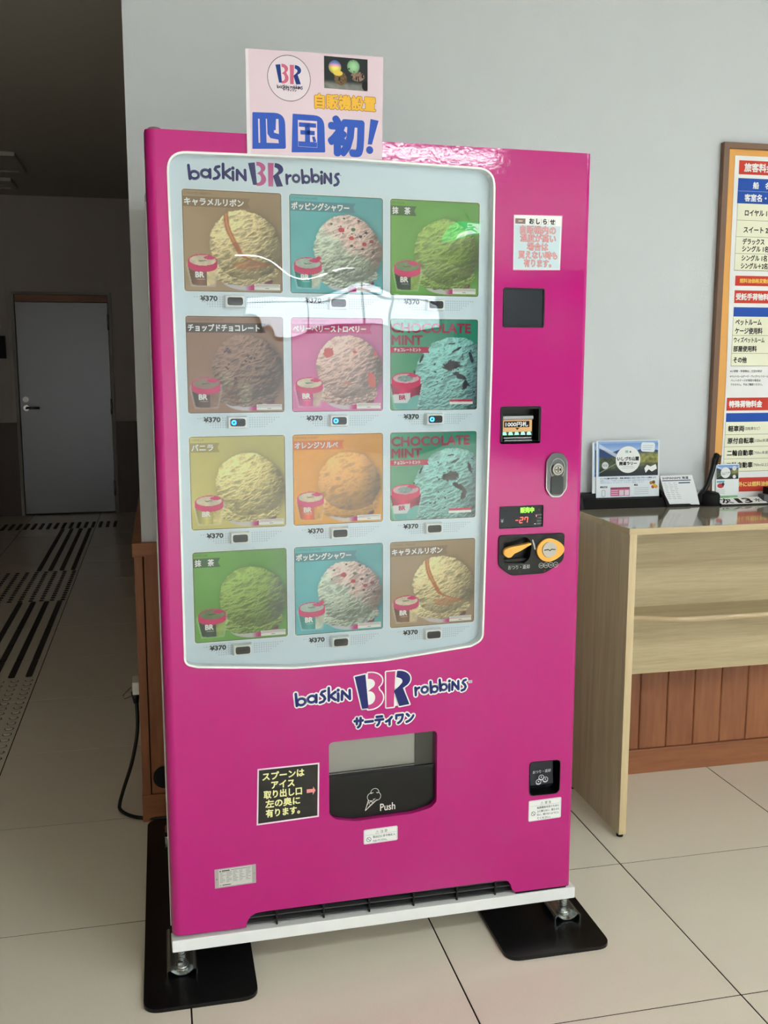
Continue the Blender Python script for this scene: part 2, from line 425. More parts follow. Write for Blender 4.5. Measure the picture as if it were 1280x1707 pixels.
def floor_mat(name, grid=False):
    m = bpy.data.materials.new(name); m.use_nodes = True; MATS[name] = m
    nt = m.node_tree; b = nt.nodes['Principled BSDF']; N = nt.nodes.new; K = nt.links.new
    tc = N('ShaderNodeTexCoord'); oi = N('ShaderNodeObjectInfo')
    n = N('ShaderNodeTexNoise'); n.inputs['Scale'].default_value = 420; n.inputs['Detail'].default_value = 2
    n2 = N('ShaderNodeTexNoise'); n2.inputs['Scale'].default_value = 2.2; n2.inputs['Detail'].default_value = 2
    K(tc.outputs['Object'], n.inputs['Vector'])
    ge = N('ShaderNodeNewGeometry'); K(ge.outputs['Position'], n2.inputs['Vector'])
    a = N('ShaderNodeMix'); a.data_type = 'RGBA'; K(n.outputs['Fac'], a.inputs[0])
    a.inputs[6].default_value = (*L3((226, 216, 200)), 1); a.inputs[7].default_value = (*L3((246, 238, 223)), 1)
    h = N('ShaderNodeHueSaturation'); mr = N('ShaderNodeMapRange'); mr.inputs['To Min'].default_value = 0.965; mr.inputs['To Max'].default_value = 1.035
    K(oi.outputs['Random'], mr.inputs['Value']); K(mr.outputs[0], h.inputs['Value']); K(a.outputs[2], h.inputs['Color'])
    out = h.outputs[0]
    if grid:
        br = N('ShaderNodeTexBrick'); br.offset = 0.0; br.inputs['Scale'].default_value = 1.0; br.inputs['Mortar Size'].default_value = 0.002
        br.inputs['Brick Width'].default_value = 0.6; br.inputs['Row Height'].default_value = 0.6; br.inputs['Mortar'].default_value = (*L3((70, 58, 46)), 1)
        K(ge.outputs['Position'], br.inputs['Vector']); K(out, br.inputs['Color1']); K(out, br.inputs['Color2']); out = br.outputs['Color']
    K(out, b.inputs['Base Color'])
    b.inputs['Roughness'].default_value = 0.16; b.inputs['Specular IOR Level'].default_value = 0.42
    return m
floor_mat('tile'); floor_mat('tile_far', True)

# ------------------------------------------------------------------ the room
T = 0.6
TX0, TX1, TY0, TY1 = -7, 4, -5, 12            # tiles laid one by one in this block
f = MB()
f.box(TX0 * T, TX1 * T, TY0 * T, TY1 * T, -0.08, -0.0013, 0)
for (a, b_, c, d) in ((XL - 0.3, TX0 * T, YB - 0.3, YF + 0.3), (TX1 * T, XR + 0.3, YB - 0.3, YF + 0.3), (TX0 * T, TX1 * T, YB - 0.3, TY0 * T), (TX0 * T, TX1 * T, TY1 * T, YF + 0.3)):
    f.box(a, b_, c, d, -0.08, 0.0, 1)
floor = meta(f.build('floor', [M['grout'], M['tile_far']]), kind='structure')
tb = MB(); g = 0.0020
tb.box(g, T - g, g, T - g, -0.004, 0.0)
tile0 = tb.build('floor_tile', M['tile'], floor, (TX0 * T, TY0 * T, 0))
for i in range(TX0, TX1):
    for j in range(TY0, TY1):
        if (i, j) == (TX0, TY0): continue
        o = tile0.copy(); COL.objects.link(o); o.location = (i * T, j * T, 0)

def wallbox(name, *a, m='wall_paint'):
    return meta(MB().box(*a).build(name, M[m]), kind='structure')
wall_back = wallbox('wall_back', -1.29, XR, YW, YW + 0.14, 0, CEIL)
meta(MB().box(-1.29, -1.15, YW + 0.14, YF, 0, CEIL).build('wall_corridor', M['far_wall']), kind='structure')
meta(MB().box(XL - 0.15, XL, YB, YF, 0, CEIL).build('wall_left', mat('left_wall_darkened', (128, 116, 104), 0.7)), kind='structure')  # unseen wall, darkened to cut light bounced onto the left floor
# wall_front (behind the photographer) and wall_right, both with window openings
x0, x1, z0, z1 = WIN_BACK
meta(MB().plate([rect(XL, 0, XR, CEIL), rect(x0, z0, x1, z1)], YB - 0.15, YB).build('wall_front', M['wall_paint']), kind='structure')
y0, y1, z0, z1 = WIN_RIGHT
wr = MB().plate([rect(YB, 0, YW + 0.14, CEIL), rect(y0, z0, y1, z1)], 0, 0.15).build('wall_right', M['wall_paint'], None, (XR + 0.15, 0, 0), (0, 0, PI / 2))
meta(wr, kind='structure')
# ceiling
meta(MB().box(XL, XR, YB, YF, CEIL, CEIL + 0.1).build('ceiling', M['ceiling_paint']), kind='structure')
# windows
def window(name, w_, z0, z1, n, loc, rotz, gm='window_glass'):
    e = link(name, None, None, loc, (0, 0, rotz)); meta(e, kind='structure')
    b = MB()
    b.plate([rect(0, z0, w_, z1), rect(0.05, z0 + 0.05, w_ - 0.05, z1 - 0.05)], -0.05, 0.03)
    for i in range(1, n):
        x = w_ * i / n; b.box(x - 0.025, x + 0.025, -0.05, 0.03, z0 + 0.05, z1 - 0.05)
    b.box(0.05, w_ - 0.05, -0.045, 0.025, z0 + (z1 - z0) * 0.62, z0 + (z1 - z0) * 0.62 + 0.04)
    b.build('window_frame', M['steel'], e)
    for i in range(n):
        MB().box(w_ * i / n + 0.025, w_ * (i + 1) / n - 0.025, -0.012, -0.006, z0 + 0.05, z1 - 0.05).build('window_pane', M[gm], e)
window('window_1', WIN_BACK[1] - WIN_BACK[0], WIN_BACK[2], WIN_BACK[3], 4, (WIN_BACK[0], YB - 0.05, 0), 0, 'dimming_glass')
window('window_2', WIN_RIGHT[1] - WIN_RIGHT[0], WIN_RIGHT[2], WIN_RIGHT[3], 5, (XR + 0.05, WIN_RIGHT[0], 0), PI / 2)

# far wall of the corridor: panels above a dark wainscot, with a steel door
DX0, DX1, DZ = -2.500, -1.632, 2.035
fw = MB().plate([[(XL, 0), (DX0, 0), (DX0, DZ), (DX1, DZ), (DX1, 0), (-1.15, 0), (-1.15, CEIL), (XL, CEIL)]], YF, YF + 0.12)
wf = meta(fw.build('wall_far', M['far_wall']), kind='structure')
meta(MB().box(XL, -1.15, YF + 0.12, YF + 0.16, -0.05, CEIL + 0.1).build('wall_far_light_block', M['far_wall']), kind='structure')  # added slab, blocks sky light leaking in round the steel door
for a, b_, c, d in ((XL, -2.535, 0.87, CEIL), (-2.529, -1.663, DZ + 0.004, CEIL), (-1.657, -1.494, DZ + 0.004, CEIL), (-1.488, -1.292, 0.87, CEIL), (DX1 + 0.001, -1.494, 0.87, DZ)):
    MB().box(a, b_, YF - 0.006, YF, c, d).build('wall_panel', M['far_wall'], wf)
tw = meta(MB().box(XL, DX0 - 0.002, YF - 0.016, YF, 0.0, 0.86).box(DX1 + 0.002, -1.292, YF - 0.016, YF, 0.0, 0.86).build('trim_3', M['dark_wood']), kind='structure')
dr = link('door_1', None, None, (0, YF, 0)); meta(dr, kind='structure')
MB().plate([[(DX0, 0), (DX0 + 0.028, 0), (DX0 + 0.028, 2.012), (DX1 - 0.028, 2.012), (DX1 - 0.028, 0), (DX1, 0), (DX1, DZ), (DX0, DZ)][::-1]], -0.03, 0.06).build('door_frame', M['door_frame'], dr)
MB().box(DX0 + 0.031, DX1 - 0.031, 0.004, 0.045, 0.012, 1.945).build('door_leaf', M['door_metal'], dr, bev=0.002)
MB().box(DX0 + 0.031, DX1 - 0.031, 0.006, 0.045, 1.95, 2.010).build('transom_board', M['cedar_h'], dr)
h = MB(); h.cyl((-2.415, 0.004, 0.993), (-2.415, -0.045, 0.993), 0.012).cyl((-2.415, 0.004, 0.993), (-2.415, -0.006, 0.993), 0.027)
h.tube([(-2.415, -0.045, 0.993), (-2.36, -0.047, 0.993), (-2.295, -0.045, 0.991)], 0.010)
h.build('lever_handle', M['chrome'], dr)
MB().cyl((-2.417, 0.004, 1.07), (-2.417, -0.012, 1.07), 0.026).cyl((-2.417, -0.012, 1.07), (-2.417, -0.016, 1.07), 0.014).build('door_lock', M['steel'], dr)
for z in (1.77, 1.0, 0.24):
    MB().cyl((DX1 - 0.029, -0.034, z - 0.07), (DX1 - 0.029, -0.034, z + 0.07), 0.010, n=10).build('door_hinge', M['steel'], dr)
meta(MB().box(-2.80, -2.562, YF - 0.03, YF - 0.007, 1.44, 1.642).box(-2.79, -2.572, YF - 0.034, YF - 0.029, 1.45, 1.632).build('wall_display', M['black_matte']),
     'small dark rectangular panel on the far corridor wall left of the steel door', 'panel')

# wainscot of the back wall: boards, cap, baseboard (trim_1); its end stile wraps the corridor corner
tr = link('trim_1', None, None, (0, 0, 0)); meta(tr, kind='structure')
PT = 0.012
pb = MB().box(0.0008, 0.102 - 0.0008, 0, PT, 0.086, 0.832)
p0 = pb.build('plank', M['cedar'], tr, (-1.293 + 0.006, YW - PT, 0)); bevel(p0, 0.003, 1)
p0.scale = (0.94, 1, 1)
for k in range(1, 40):
    o = p0.copy(); o.scale = (1, 1, 1); COL.objects.link(o); o.location = (-1.293 + 0.102 * k, YW - PT, 0)
MB().box(-1.293, 3.0, YW - 0.004, YW, 0.086, 0.83).build('backing_board', M['black_matte'], tr)
MB().box(-1.3135, -1.289, YW - 0.014, YW + 0.10, 0.086, 0.832).build('end_stile', M['cedar'], tr, bev=0.001)
MB().box(-1.318, 3.0, YW - 0.022, YW, 0.831, 0.872).box(-1.318, -1.29, YW, YF - 0.02, 0.831, 0.872).build('cap_rail', M['cedar_h'], tr, bev=0.002)
meta(MB().box(-1.3155, 3.0, YW - 0.018, YW, 0.0, 0.086).box(-1.3155, -1.29, YW, YF - 0.02, 0.0, 0.086).build('baseboard_back', M['cedar_h'], bev=0.002), kind='structure')
t2 = meta(MB().box(-1.309, -1.29, YW + 0.10, YF - 0.02, 0.086, 0.831).build('trim_2', M['cedar']), kind='structure')

# corridor ceiling fittings
def cassette(name, x0, x1, y0, y1, label, grille):
    e = empty(name, ((x0 + x1) / 2, (y0 + y1) / 2, CEIL), 0, label, 'ceiling unit')
    a, b_ = (x1 - x0) / 2, (y1 - y0) / 2
    fr = MB().plate([[(-a, -b_), (a, -b_), (a, b_), (-a, b_)], [(-a + 0.05, -b_ + 0.05), (a - 0.05, -b_ + 0.05), (a - 0.05, b_ - 0.05), (-a + 0.05, b_ - 0.05)]], -0.03, 0.0, axis='Z')
    fr.build('frame', M['ceiling_paint'], e, bev=0.004)
    if grille:
        for k in range(5):
            y = -b_ + 0.07 + (2 * b_ - 0.14) * k / 4
            MB().box(-a + 0.05, a - 0.05, y - 0.018, y + 0.018, -0.024, -0.014).build('slat', M['ceiling_paint'], e)
        MB().box(-a + 0.05, a - 0.05, -b_ + 0.05, b_ - 0.05, -0.006, -0.001).build('backing', M['black_matte'], e)
    else:
        MB().box(-a + 0.05, a - 0.05, -b_ + 0.05, b_ - 0.05, -0.018, -0.001).build('cover', M['ceiling_paint'], e)
cassette('ceiling_panel', -2.86, -2.165, 5.26, 5.94, 'square pale ceiling unit in the dark corridor, the nearer of two', False)
cassette('ceiling_vent', -2.86, -2.33, 6.30, 6.72, 'slatted ceiling air vent just before the far corridor wall', True)

# ceiling strip lights and exit sign of the hall (seen mirrored in the glass)
for k, (x, y) in enumerate(LIGHTS):
    e = empty('ceiling_light', (x, y, CEIL), 0, 'long fluorescent strip light on the ceiling of the hall', 'ceiling light', 'strip lights on the hall ceiling')
    MB().box(-0.62, 0.62, -0.09, 0.09, -0.05, 0.0).build('housing', M['white_paint'], e)
    MB().box(-0.6, 0.6, -0.06, 0.06, -0.056, -0.0505).build('diffuser', M['lamp_tube'], e)
ex = empty('exit_sign', (2.45, -7.0, 2.66), PI + 0.15, 'green and white running man emergency exit sign hanging in the hall', 'sign')
MB().box(-0.15, 0.15, 0.001, 0.05, -0.13, 0.13).build('sign_box', M['exit_green'], ex)
ra = MB()
def thick(mb, pts, wd, y):
    for (a, b_) in zip(pts[:-1], pts[1:]):
        d = Vector((b_[0] - a[0], 0, b_[1] - a[1])).normalized(); n_ = Vector((-d.z, 0, d.x)) * wd / 2
        A = Vector((a[0], y, a[1])); B = Vector((b_[0], y, b_[1]))
        mb.add([A - n_, B - n_, B + n_, A + n_], [(0, 1, 2, 3)])
ra.plate([rect(-0.12, -0.11, 0.02, 0.11)], -0.004, 0.0)
ra.build('doorway', M['exit_white'], ex)
rb = MB(); thick(rb, [(-0.04, 0.04), (0.0, -0.01), (0.05, -0.03), (0.03, -0.09)], 0.03, -0.006); thick(rb, [(0.0, -0.01), (-0.05, -0.05), (-0.09, -0.09)], 0.03, -0.006)
thick(rb, [(-0.08, 0.0), (-0.04, 0.045), (0.05, 0.02)], 0.02, -0.006); rb.add([(0.0 + 0.022 * math.cos(t), -0.006, 0.075 + 0.022 * math.sin(t)) for t in [i * PI / 6 for i in range(12)]], [tuple(range(12))])
rb.build('running_figure', M['exit_green'], ex)
MB().cyl((0, 0.02, 0.13), (0, 0.02, CEIL - 2.66), 0.01).build('hanger', M['steel'], ex)

# tactile guide strips set into the corridor floor
def bar(x, y0, y1, wd=0.028):
    return MB().plate([rrect(x - wd / 2, y0, x + wd / 2, y1, 0.01, 3)], 0.0, 0.004, axis='Z').build('guide_bar', M['rubber'], floor)
for x in (-1.840, -1.9145, -1.989, -2.0635):
    for y0, y1 in ((2.135, 2.395), (2.402, 2.998), (3.005, 3.61), (4.53, 5.10), (5.107, 5.70), (5.707, 6.29)):
        bar(x, y0, y1)
for k in range(18):
    bar(-1.64 - 0.0615 * k, 6.335, 6.64, 0.026)
db = MB()
db.lathe([(0.0140, 0.0), (0.0135, 0.0030), (0.0100, 0.0048), (0.0, 0.005)], n=16)
db.lathe([(0.0180, 0.0004), (0.0141, 0.0006)], n=16, mi=1)
d0 = db.build('tactile_dot', [M['stud'], M['rubber']], floor, (-1.832, 2.085, 0))
for a in range(6):
    for k in range(22):
        if a == 0 and k == 0: continue
        o = d0.copy(); COL.objects.link(o); o.location = (-1.832 - 0.0605 * a, 2.085 - 0.0605 * k, 0)
fd = MB()
for a in range(16):
    for k in range(15):
        fd.cyl((-1.828 - 0.0605 * a, 3.645 + 0.0595 * k, 0), (-1.828 - 0.0605 * a, 3.645 + 0.0595 * k, 0.004), 0.015, 0.011, n=8)
meta(fd.build('tactile_dots_far', M['rubber'], floor), kind='stuff')

# ------------------------------------------------------------------ the vending machine
TH = 0.0641
VM = empty('vending_machine', (-1.2345, -0.3143, 0.0), TH, 'tall magenta ice cream vending machine with a glass menu front', 'vending machine')
W = 0.975
WIN = [(0.043, 0.757), (0.072, 0.748), (0.282, 0.7275), (0.489, 0.7265), (0.700, 0.743), (0.731, 0.757), (0.735, 0.994), (0.7425, 1.40), (0.7425, 1.816), (0.40, 1.8195), (0.039, 1.813), (0.0445, 1.28)]
WRAD = [0.028, 0.03, 0.3, 0.3, 0.03, 0.045, 0.6, 0.6, 0.042, 1.0, 0.042, 1.0]
win_out = fillet(WIN, WRAD, 8)
def inset(loop, d):
    m = len(loop); out = []
    for i in range(m):
        a = np.array(loop[i - 1]); p = np.array(loop[i]); b_ = np.array(loop[(i + 1) % m])
        def nn(q): 
            l = np.linalg.norm(q); return q / l if l > 1e-9 else q
        d1, d2 = nn(p - a), nn(b_ - p); t = nn(d1 + d2); nrm = np.array([-t[1], t[0]])
        out.append(tuple(p + nrm * d))
    return out
win_in = inset(win_out, 0.0045)
FLAP = [(0.359, 0.377), (0.372, 0.361), (0.420, 0.3505), (0.558, 0.3505), (0.606, 0.3595), (0.6185, 0.373), (0.6185, 0.548), (0.359, 0.548)]
flap_out = fillet(FLAP, [0.012, 0.03, 0.05, 0.05, 0.03, 0.012, 0.012, 0.012], 5)
bill_out = rrect(0.7640, 1.2140, 0.8645, 1.2990, 0.006)
scr_out = rrect(0.7655, 1.4750, 0.8668, 1.5625, 0.006)
disp_out = rrect(0.7660, 1.0180, 0.8760, 1.0700, 0.003)
coin_out = fillet([(0.764, 0.932), (0.795, 0.907), (0.882, 0.907), (0.930, 0.935), (0.931, 1.0015), (0.764, 1.0035)], [0.02, 0.03, 0.045, 0.02, 0.008, 0.01], 6)
cup_out = fillet([(0.856, 0.355), (0.930, 0.353), (0.938, 0.362), (0.9385, 0.4395), (0.8555, 0.4425)], [0.012, 0.012, 0.01, 0.010, 0.010], 5)

def ztop(u): return 1.853 + 0.007 * u
def zbot(u): return 0.1365 - 0.0335 * u
outer = [(0.018, zbot(0.018))]
outer += [(0.163, 0.1305), (0.166, 0.144), (0.173, 0.155), (0.186, 0.1615), (0.204, 0.1625), (0.785, 0.1465), (0.797, 0.1455), (0.807, 0.141), (0.813, 0.131), (0.817, 0.118), (0.8245, 0.1095)]
outer += [(0.963, zbot(0.963)), (0.963, ztop(0.963)), (0.018, ztop(0.018))]
door = MB()
holes = [l[::-1] for l in (win_out, flap_out, bill_out, scr_out, disp_out, coin_out, cup_out)]
door.plate([outer] + holes, 0.0, 0.03, 0, back=False)
nA = 8
def side(u_c, sgn, R, back):
    vs = []
    for i in range(nA + 1):
        t = PI / 2 * i / nA
        uu = u_c - sgn * (R * math.sin(t)); vv = R - R * math.cos(t)
        vs += [(uu, vv, zbot(uu)), (uu, vv, ztop(uu))]
    uu = u_c - sgn * R
    vs += [(uu, back, zbot(uu)), (uu, back, ztop(uu))]
    fs = []
    for i in range(nA + 1):
        q = (2 * i, 2 * i + 1, 2 * i + 3, 2 * i + 2); fs.append(q if sgn > 0 else q[::-1])
    door.add(vs, fs, 0, True)
side(0.018, 1, 0.018, 0.048); side(0.963, -1, 0.012, 0.048)
# top and bottom skins
for zz, flip in ((ztop, False), (zbot, True)):
    vs = [(0.0, 0.048, zz(0)), (0.0, 0.018, zz(0)), (0.005, 0.006, zz(0)), (0.018, 0, zz(0.018)), (0.963, 0, zz(0.963)), (0.972, 0.005, zz(0.975)), (0.975, 0.012, zz(0.975)), (0.975, 0.048, zz(0.975))]
    if not flip: door.add(vs, [tuple(range(8))], 0)
door.build('door_panel', M['pink'], VM)

# cabinet shell behind the door (open at the front where the display and pockets sit)
cb = MB()
D = 0.80
cb.box(0.040, 0.044, 0.0495, D, 0.135, 1.850).box(W - 0.004, W, 0.0495, D, 0.105, 1.850)
cb.box(0.040, W, 0.0495, D, 1.846, 1.850).box(0.040, W, D - 0.004, D, 0.135, 1.850)
cb.box(0.040, W, 0.0495, D, 0.131, 0.135)
cb.build('cabinet', M['body_white'], VM)
MB().plate([rect(0.006, 0.16, 0.969, 1.845)] + [inset(l, -0.001)[::-1] for l in (win_out, flap_out, bill_out, coin_out, cup_out)], 0.031, 0.034).build('inner_door', M['black_matte'], VM)
MB().box(-0.0012, 0.042, 0.0485, 0.0515, 0.135, 1.72).build('door_gasket', M['white_rim'], VM)

# white rim, menu panel, glass
MB().plate([inset(win_out, 0.0002), win_in[::-1]], -0.002, 0.024).build('window_rim', M['white_rim'], VM)
panel = MB().plate([inset(win_out, 0.0006)], 0.0205, 0.0225, 0).build('menu_panel', M['panel_white'], VM)
PY = 0.0203
gp = MB().plate([inset(win_out, 0.0044)], 0.003, 0.0055).build('glass_pane', M['pane'], VM)

# ---- logo
NAVY, MAG = (22, 30, 105), (196, 62, 132)
def arcp(cx, cz, rx, rz, a0, a1, n=14): return [(cx + rx * math.cos(math.radians(a0 + (a1 - a0) * i / n)), cz + rz * math.sin(math.radians(a0 + (a1 - a0) * i / n))) for i in range(n + 1)]
def BRshapes(x0, z0, sx, sz):
    """the two big initials in a 1.0 x 1.0 box; blue stem, pink 3, pink stem, blue 2-like half"""
    T_ = lambda pts: [(x0 + p[0] * sx, z0 + p[1] * sz) for p in pts]
    bs = [(0.13, 0.03), (0.245, 0.03), (0.19, 0.97), (0.0, 0.93)]
    three = [(0.235, 1.0)] + arcp(0.27, 0.765, 0.22, 0.235, 88, -48) + arcp(0.28, 0.29, 0.225, 0.29, 45, -92) + [(0.235, 0.0), (0.235, 0.12)] + arcp(0.25, 0.31, 0.115, 0.19, -85, 82, 10) + [(0.235, 0.495)] + arcp(0.25, 0.70, 0.11, 0.14, -60, 88, 10) + [(0.235, 0.84)]
    rs = [(0.565, 0.0), (0.70, 0.0), (0.725, 0.985), (0.56, 0.985)]
    two = [(0.76, 0.99)] + arcp(0.775, 0.74, 0.225, 0.25, 85, -42) + [(0.865, 0.50), (0.985, 0.03), (0.80, 0.0), (0.70, 0.44), (0.795, 0.56)] + arcp(0.77, 0.69, 0.085, 0.105, -50, 75, 8) + [(0.745, 0.82)]
    return T_(bs), T_(three), T_(rs), T_(two)
def br_logo(A, x0, z0, sx, sz, ly, navy=NAVY, mag=MAG, outline=None):
    sh = BRshapes(x0, z0, sx, sz)
    if outline:
        oc, ow, fill = outline
        bx = [(x0 - 0.00 * sx, z0 + 0.95 * sz), (x0 + 0.12 * sx, z0 + 0.0 * sz), (x0 + 0.30 * sx, z0), (x0 + 0.48 * sx, z0 + 0.15 * sz), (x0 + 0.48 * sx, z0 + 0.42 * sz), (x0 + 0.42 * sx, z0 + 0.53 * sz), (x0 + 0.47 * sx, z0 + 0.7 * sz), (x0 + 0.45 * sx, z0 + 0.93 * sz), (x0 + 0.3 * sx, z0 + 1.0 * sz)]
        A.poly(bx, oc, ly)
        bx = [(x0 + 0.56 * sx, z0), (x0 + 0.76 * sx, z0 + 0.02 * sz), (x0 + 0.82 * sx, z0), (x0 + 0.98 * sx, z0 + 0.03 * sz), (x0 + 0.9 * sx, z0 + 0.5 * sz), (x0 + 0.99 * sx, z0 + 0.72 * sz), (x0 + 0.93 * sx, z0 + 0.93 * sz), (x0 + 0.8 * sx, z0 + 0.985 * sz), (x0 + 0.56 * sx, z0 + 0.985 * sz)]
        A.poly(bx, oc, ly)
        for p in sh: A.line(p, ow * 2, oc, ly, True, True)
    for p, c in zip(sh, (navy, mag, mag, navy)): A.poly(p, c, ly + 1 if outline else ly)
def letter(ch, x, z, h, wd):
    """playful geometric letters as strokes: x-height is 0.6 h"""
    r = 0.28 * h; P = []
    if ch == 'b': P = [[(0.03, 1.0), (0.10, 0.0)], 'C0.40,0.30']
    elif ch == 'a': P = ['C0.30,0.30', [(0.60, 0.62), (0.60, 0.0)]]
    elif ch == 's': P = [[(0.42, 0.92), (0.22, 0.86), (0.14, 0.68), (0.34, 0.48), (0.42, 0.28), (0.30, 0.06), (0.06, -0.02)]]
    elif ch == 'k': P = [[(0.10, 1.05), (0.10, 0.0)], [(0.55, 0.68), (0.12, 0.30)], [(0.18, 0.36), (0.56, 0.0)]]
    elif ch == 'i': P = [[(0.08, 0.62), (0.08, 0.0)], 'D0.08,0.90']
    elif ch == 'N': P = [[(0.06, 0.0), (0.08, 0.72), (0.62, 0.0), (0.60, 0.75)]]
    elif ch == 'r': P = [[(0.08, 0.70), (0.12, 0.0)], [(0.12, 0.34), (0.20, 0.58), (0.42, 0.66)]]
    elif ch == 'o': P = ['C0.32,0.31']
    out = []
    for q in P:
        if isinstance(q, str):
            cx, cz = [float(t) for t in q[1:].split(',')]
            rr = r if q[0] == 'C' else 0
            out.append(('C' if q[0] == 'C' else 'D', x + cx * h, z + cz * h, rr))
        else: out.append(('L', [(x + a * h, z + b_ * h) for a, b_ in q], 0, 0))
    return out
ADV = {'b': 0.82, 'a': 0.78, 's': 0.58, 'k': 0.66, 'i': 0.28, 'N': 0.86, 'r': 0.58, 'o': 0.80}
def word(A, t, x, z, h, wd, c, ly, jig, total, outline=None):
    adv = sum(ADV[k] for k in t) - 0.16; fx = total / (adv * h)
    for pas in ((outline, ly), (None, ly + 2)) if outline else ((None, ly),):
        cx = 0.0; oc = pas[0]
        col = oc[0] if oc else c; ww = wd + (oc[1] * 2 if oc else 0)
        for i, ch in enumerate(t):
            for kind, a, b_, rr in letter(ch, 0, 0, h, wd):
                dz = z + jig(cx / (adv)) + (0.05 * h if i % 2 else -0.03 * h)
                if kind == 'L': A.line([(x + (cx * h + p[0]) * fx, dz + p[1]) for p in a], ww, col, pas[1])
                elif kind == 'C':
                    if oc: A.disc(x + (cx * h + a) * fx, dz + b_, rr * fx + ww / 2 - 0.0 , col, pas[1], 20, rr + ww / 2)
                    else: A.line(ellipse(x + (cx * h + a) * fx, dz + b_, rr * fx, rr, 22), ww, col, pas[1], False, True)
                else: A.disc(x + (cx * h + a) * fx, dz + b_, ww * 0.62, col, pas[1], 10)
            cx += ADV[ch]

A = Art(PKI)
word(A, 'baskiN', 0.0835, 1.7655, 0.026, 0.0058, NAVY, 1, lambda t: 0.004 * math.sin(t * 3) - 0.002 * t, 0.118)
br_logo(A, 0.205, 1.7575, 0.073, 0.0475, 1, mag=(200, 88, 150))
word(A, 'robbiNs', 0.2825, 1.7655, 0.025, 0.0056, NAVY, 1, lambda t: 0.004 * math.sin(t * 3) + 0.0005 * t, 0.113)
A.text('™', 0.3965, 1.786, 0.006, NAVY, 2)
A.build('logo_lettering', M['card_print'], panel, PY)
A = Art(PKI)
OUT = ((250, 250, 252), 0.0032)
word(A, 'baskiN', 0.2835, 0.6425, 0.028, 0.0062, NAVY, 1, lambda t: 0.003 * math.sin(t * 3), 0.128, OUT)
br_logo(A, 0.4200, 0.6170, 0.132, 0.0855, 1, outline=((250, 250, 252), 0.0030, None))
word(A, 'robbiNs', 0.5620, 0.6400, 0.0265, 0.0060, NAVY, 1, lambda t: 0.003 * math.sin(t * 3), 0.126, OUT)
A.text('™', 0.694, 0.6575, 0.012, (250, 250, 252), 2, bold=0.0012); A.text('™', 0.694, 0.6575, 0.012, NAVY, 3)
A.text('サーティワン', 0.4185, 0.5875, 0.029, (250, 250, 252), 1, w=0.142, bold=0.0052, n=12)
A.text('サーティワン', 0.4185, 0.5875, 0.029, NAVY, 4, w=0.142, bold=0.0020)
A.build('logo_decal', M['gloss_print'], VM, -0.0003)

# ---- the twelve menu cards
KINDS = {
    'caramel': dict(bg=(165, 141, 113), sc=(228, 208, 164), rib=(138, 112, 86), t='キャラメルリボン', w=0.120, e='CARAMEL RIBBON', cup=(120, 84, 60)),
    'popping': dict(bg=(104, 176, 182), sc=(205, 214, 196), rib=(84, 140, 150), t='ポッピングシャワー', w=0.124, e='POPPING SHOWER', cup=(70, 150, 145)),
    'matcha': dict(bg=(108, 158, 78), sc=(156, 180, 104), rib=(66, 100, 62), t='抹　茶', w=0.040, e='MATCHA', cup=(58, 72, 58)),
    'choc': dict(bg=(150, 116, 98), sc=(150, 118, 104), rib=(78, 62, 56), t='チョップドチョコレート', w=0.148, e='CHOPPED CHOCOLATE', cup=(84, 60, 50)),
    'berry': dict(bg=(208, 120, 168), sc=(224, 190, 180), rib=(190, 66, 122), t='ベリーベリーストロベリー', w=0.160, e='VERY BERRY STRAWBERRY', cup=(200, 90, 140)),
    'mint': dict(bg=(92, 152, 118), sc=(146, 194, 190), rib=(190, 40, 92), t='チョコレートミント', w=0.062, e='', cup=(190, 30, 90)),
    'vanilla': dict(bg=(200, 188, 120), sc=(232, 214, 152), rib=(172, 154, 92), t='バニラ', w=0.045, e='VANILLA', cup=(190, 180, 110)),
    'orange': dict(bg=(218, 156, 62), sc=(226, 170, 98), rib=(214, 120, 52), t='オレンジソルベ', w=0.096, e='ORANGE SORBET', cup=(205, 100, 60)),
}
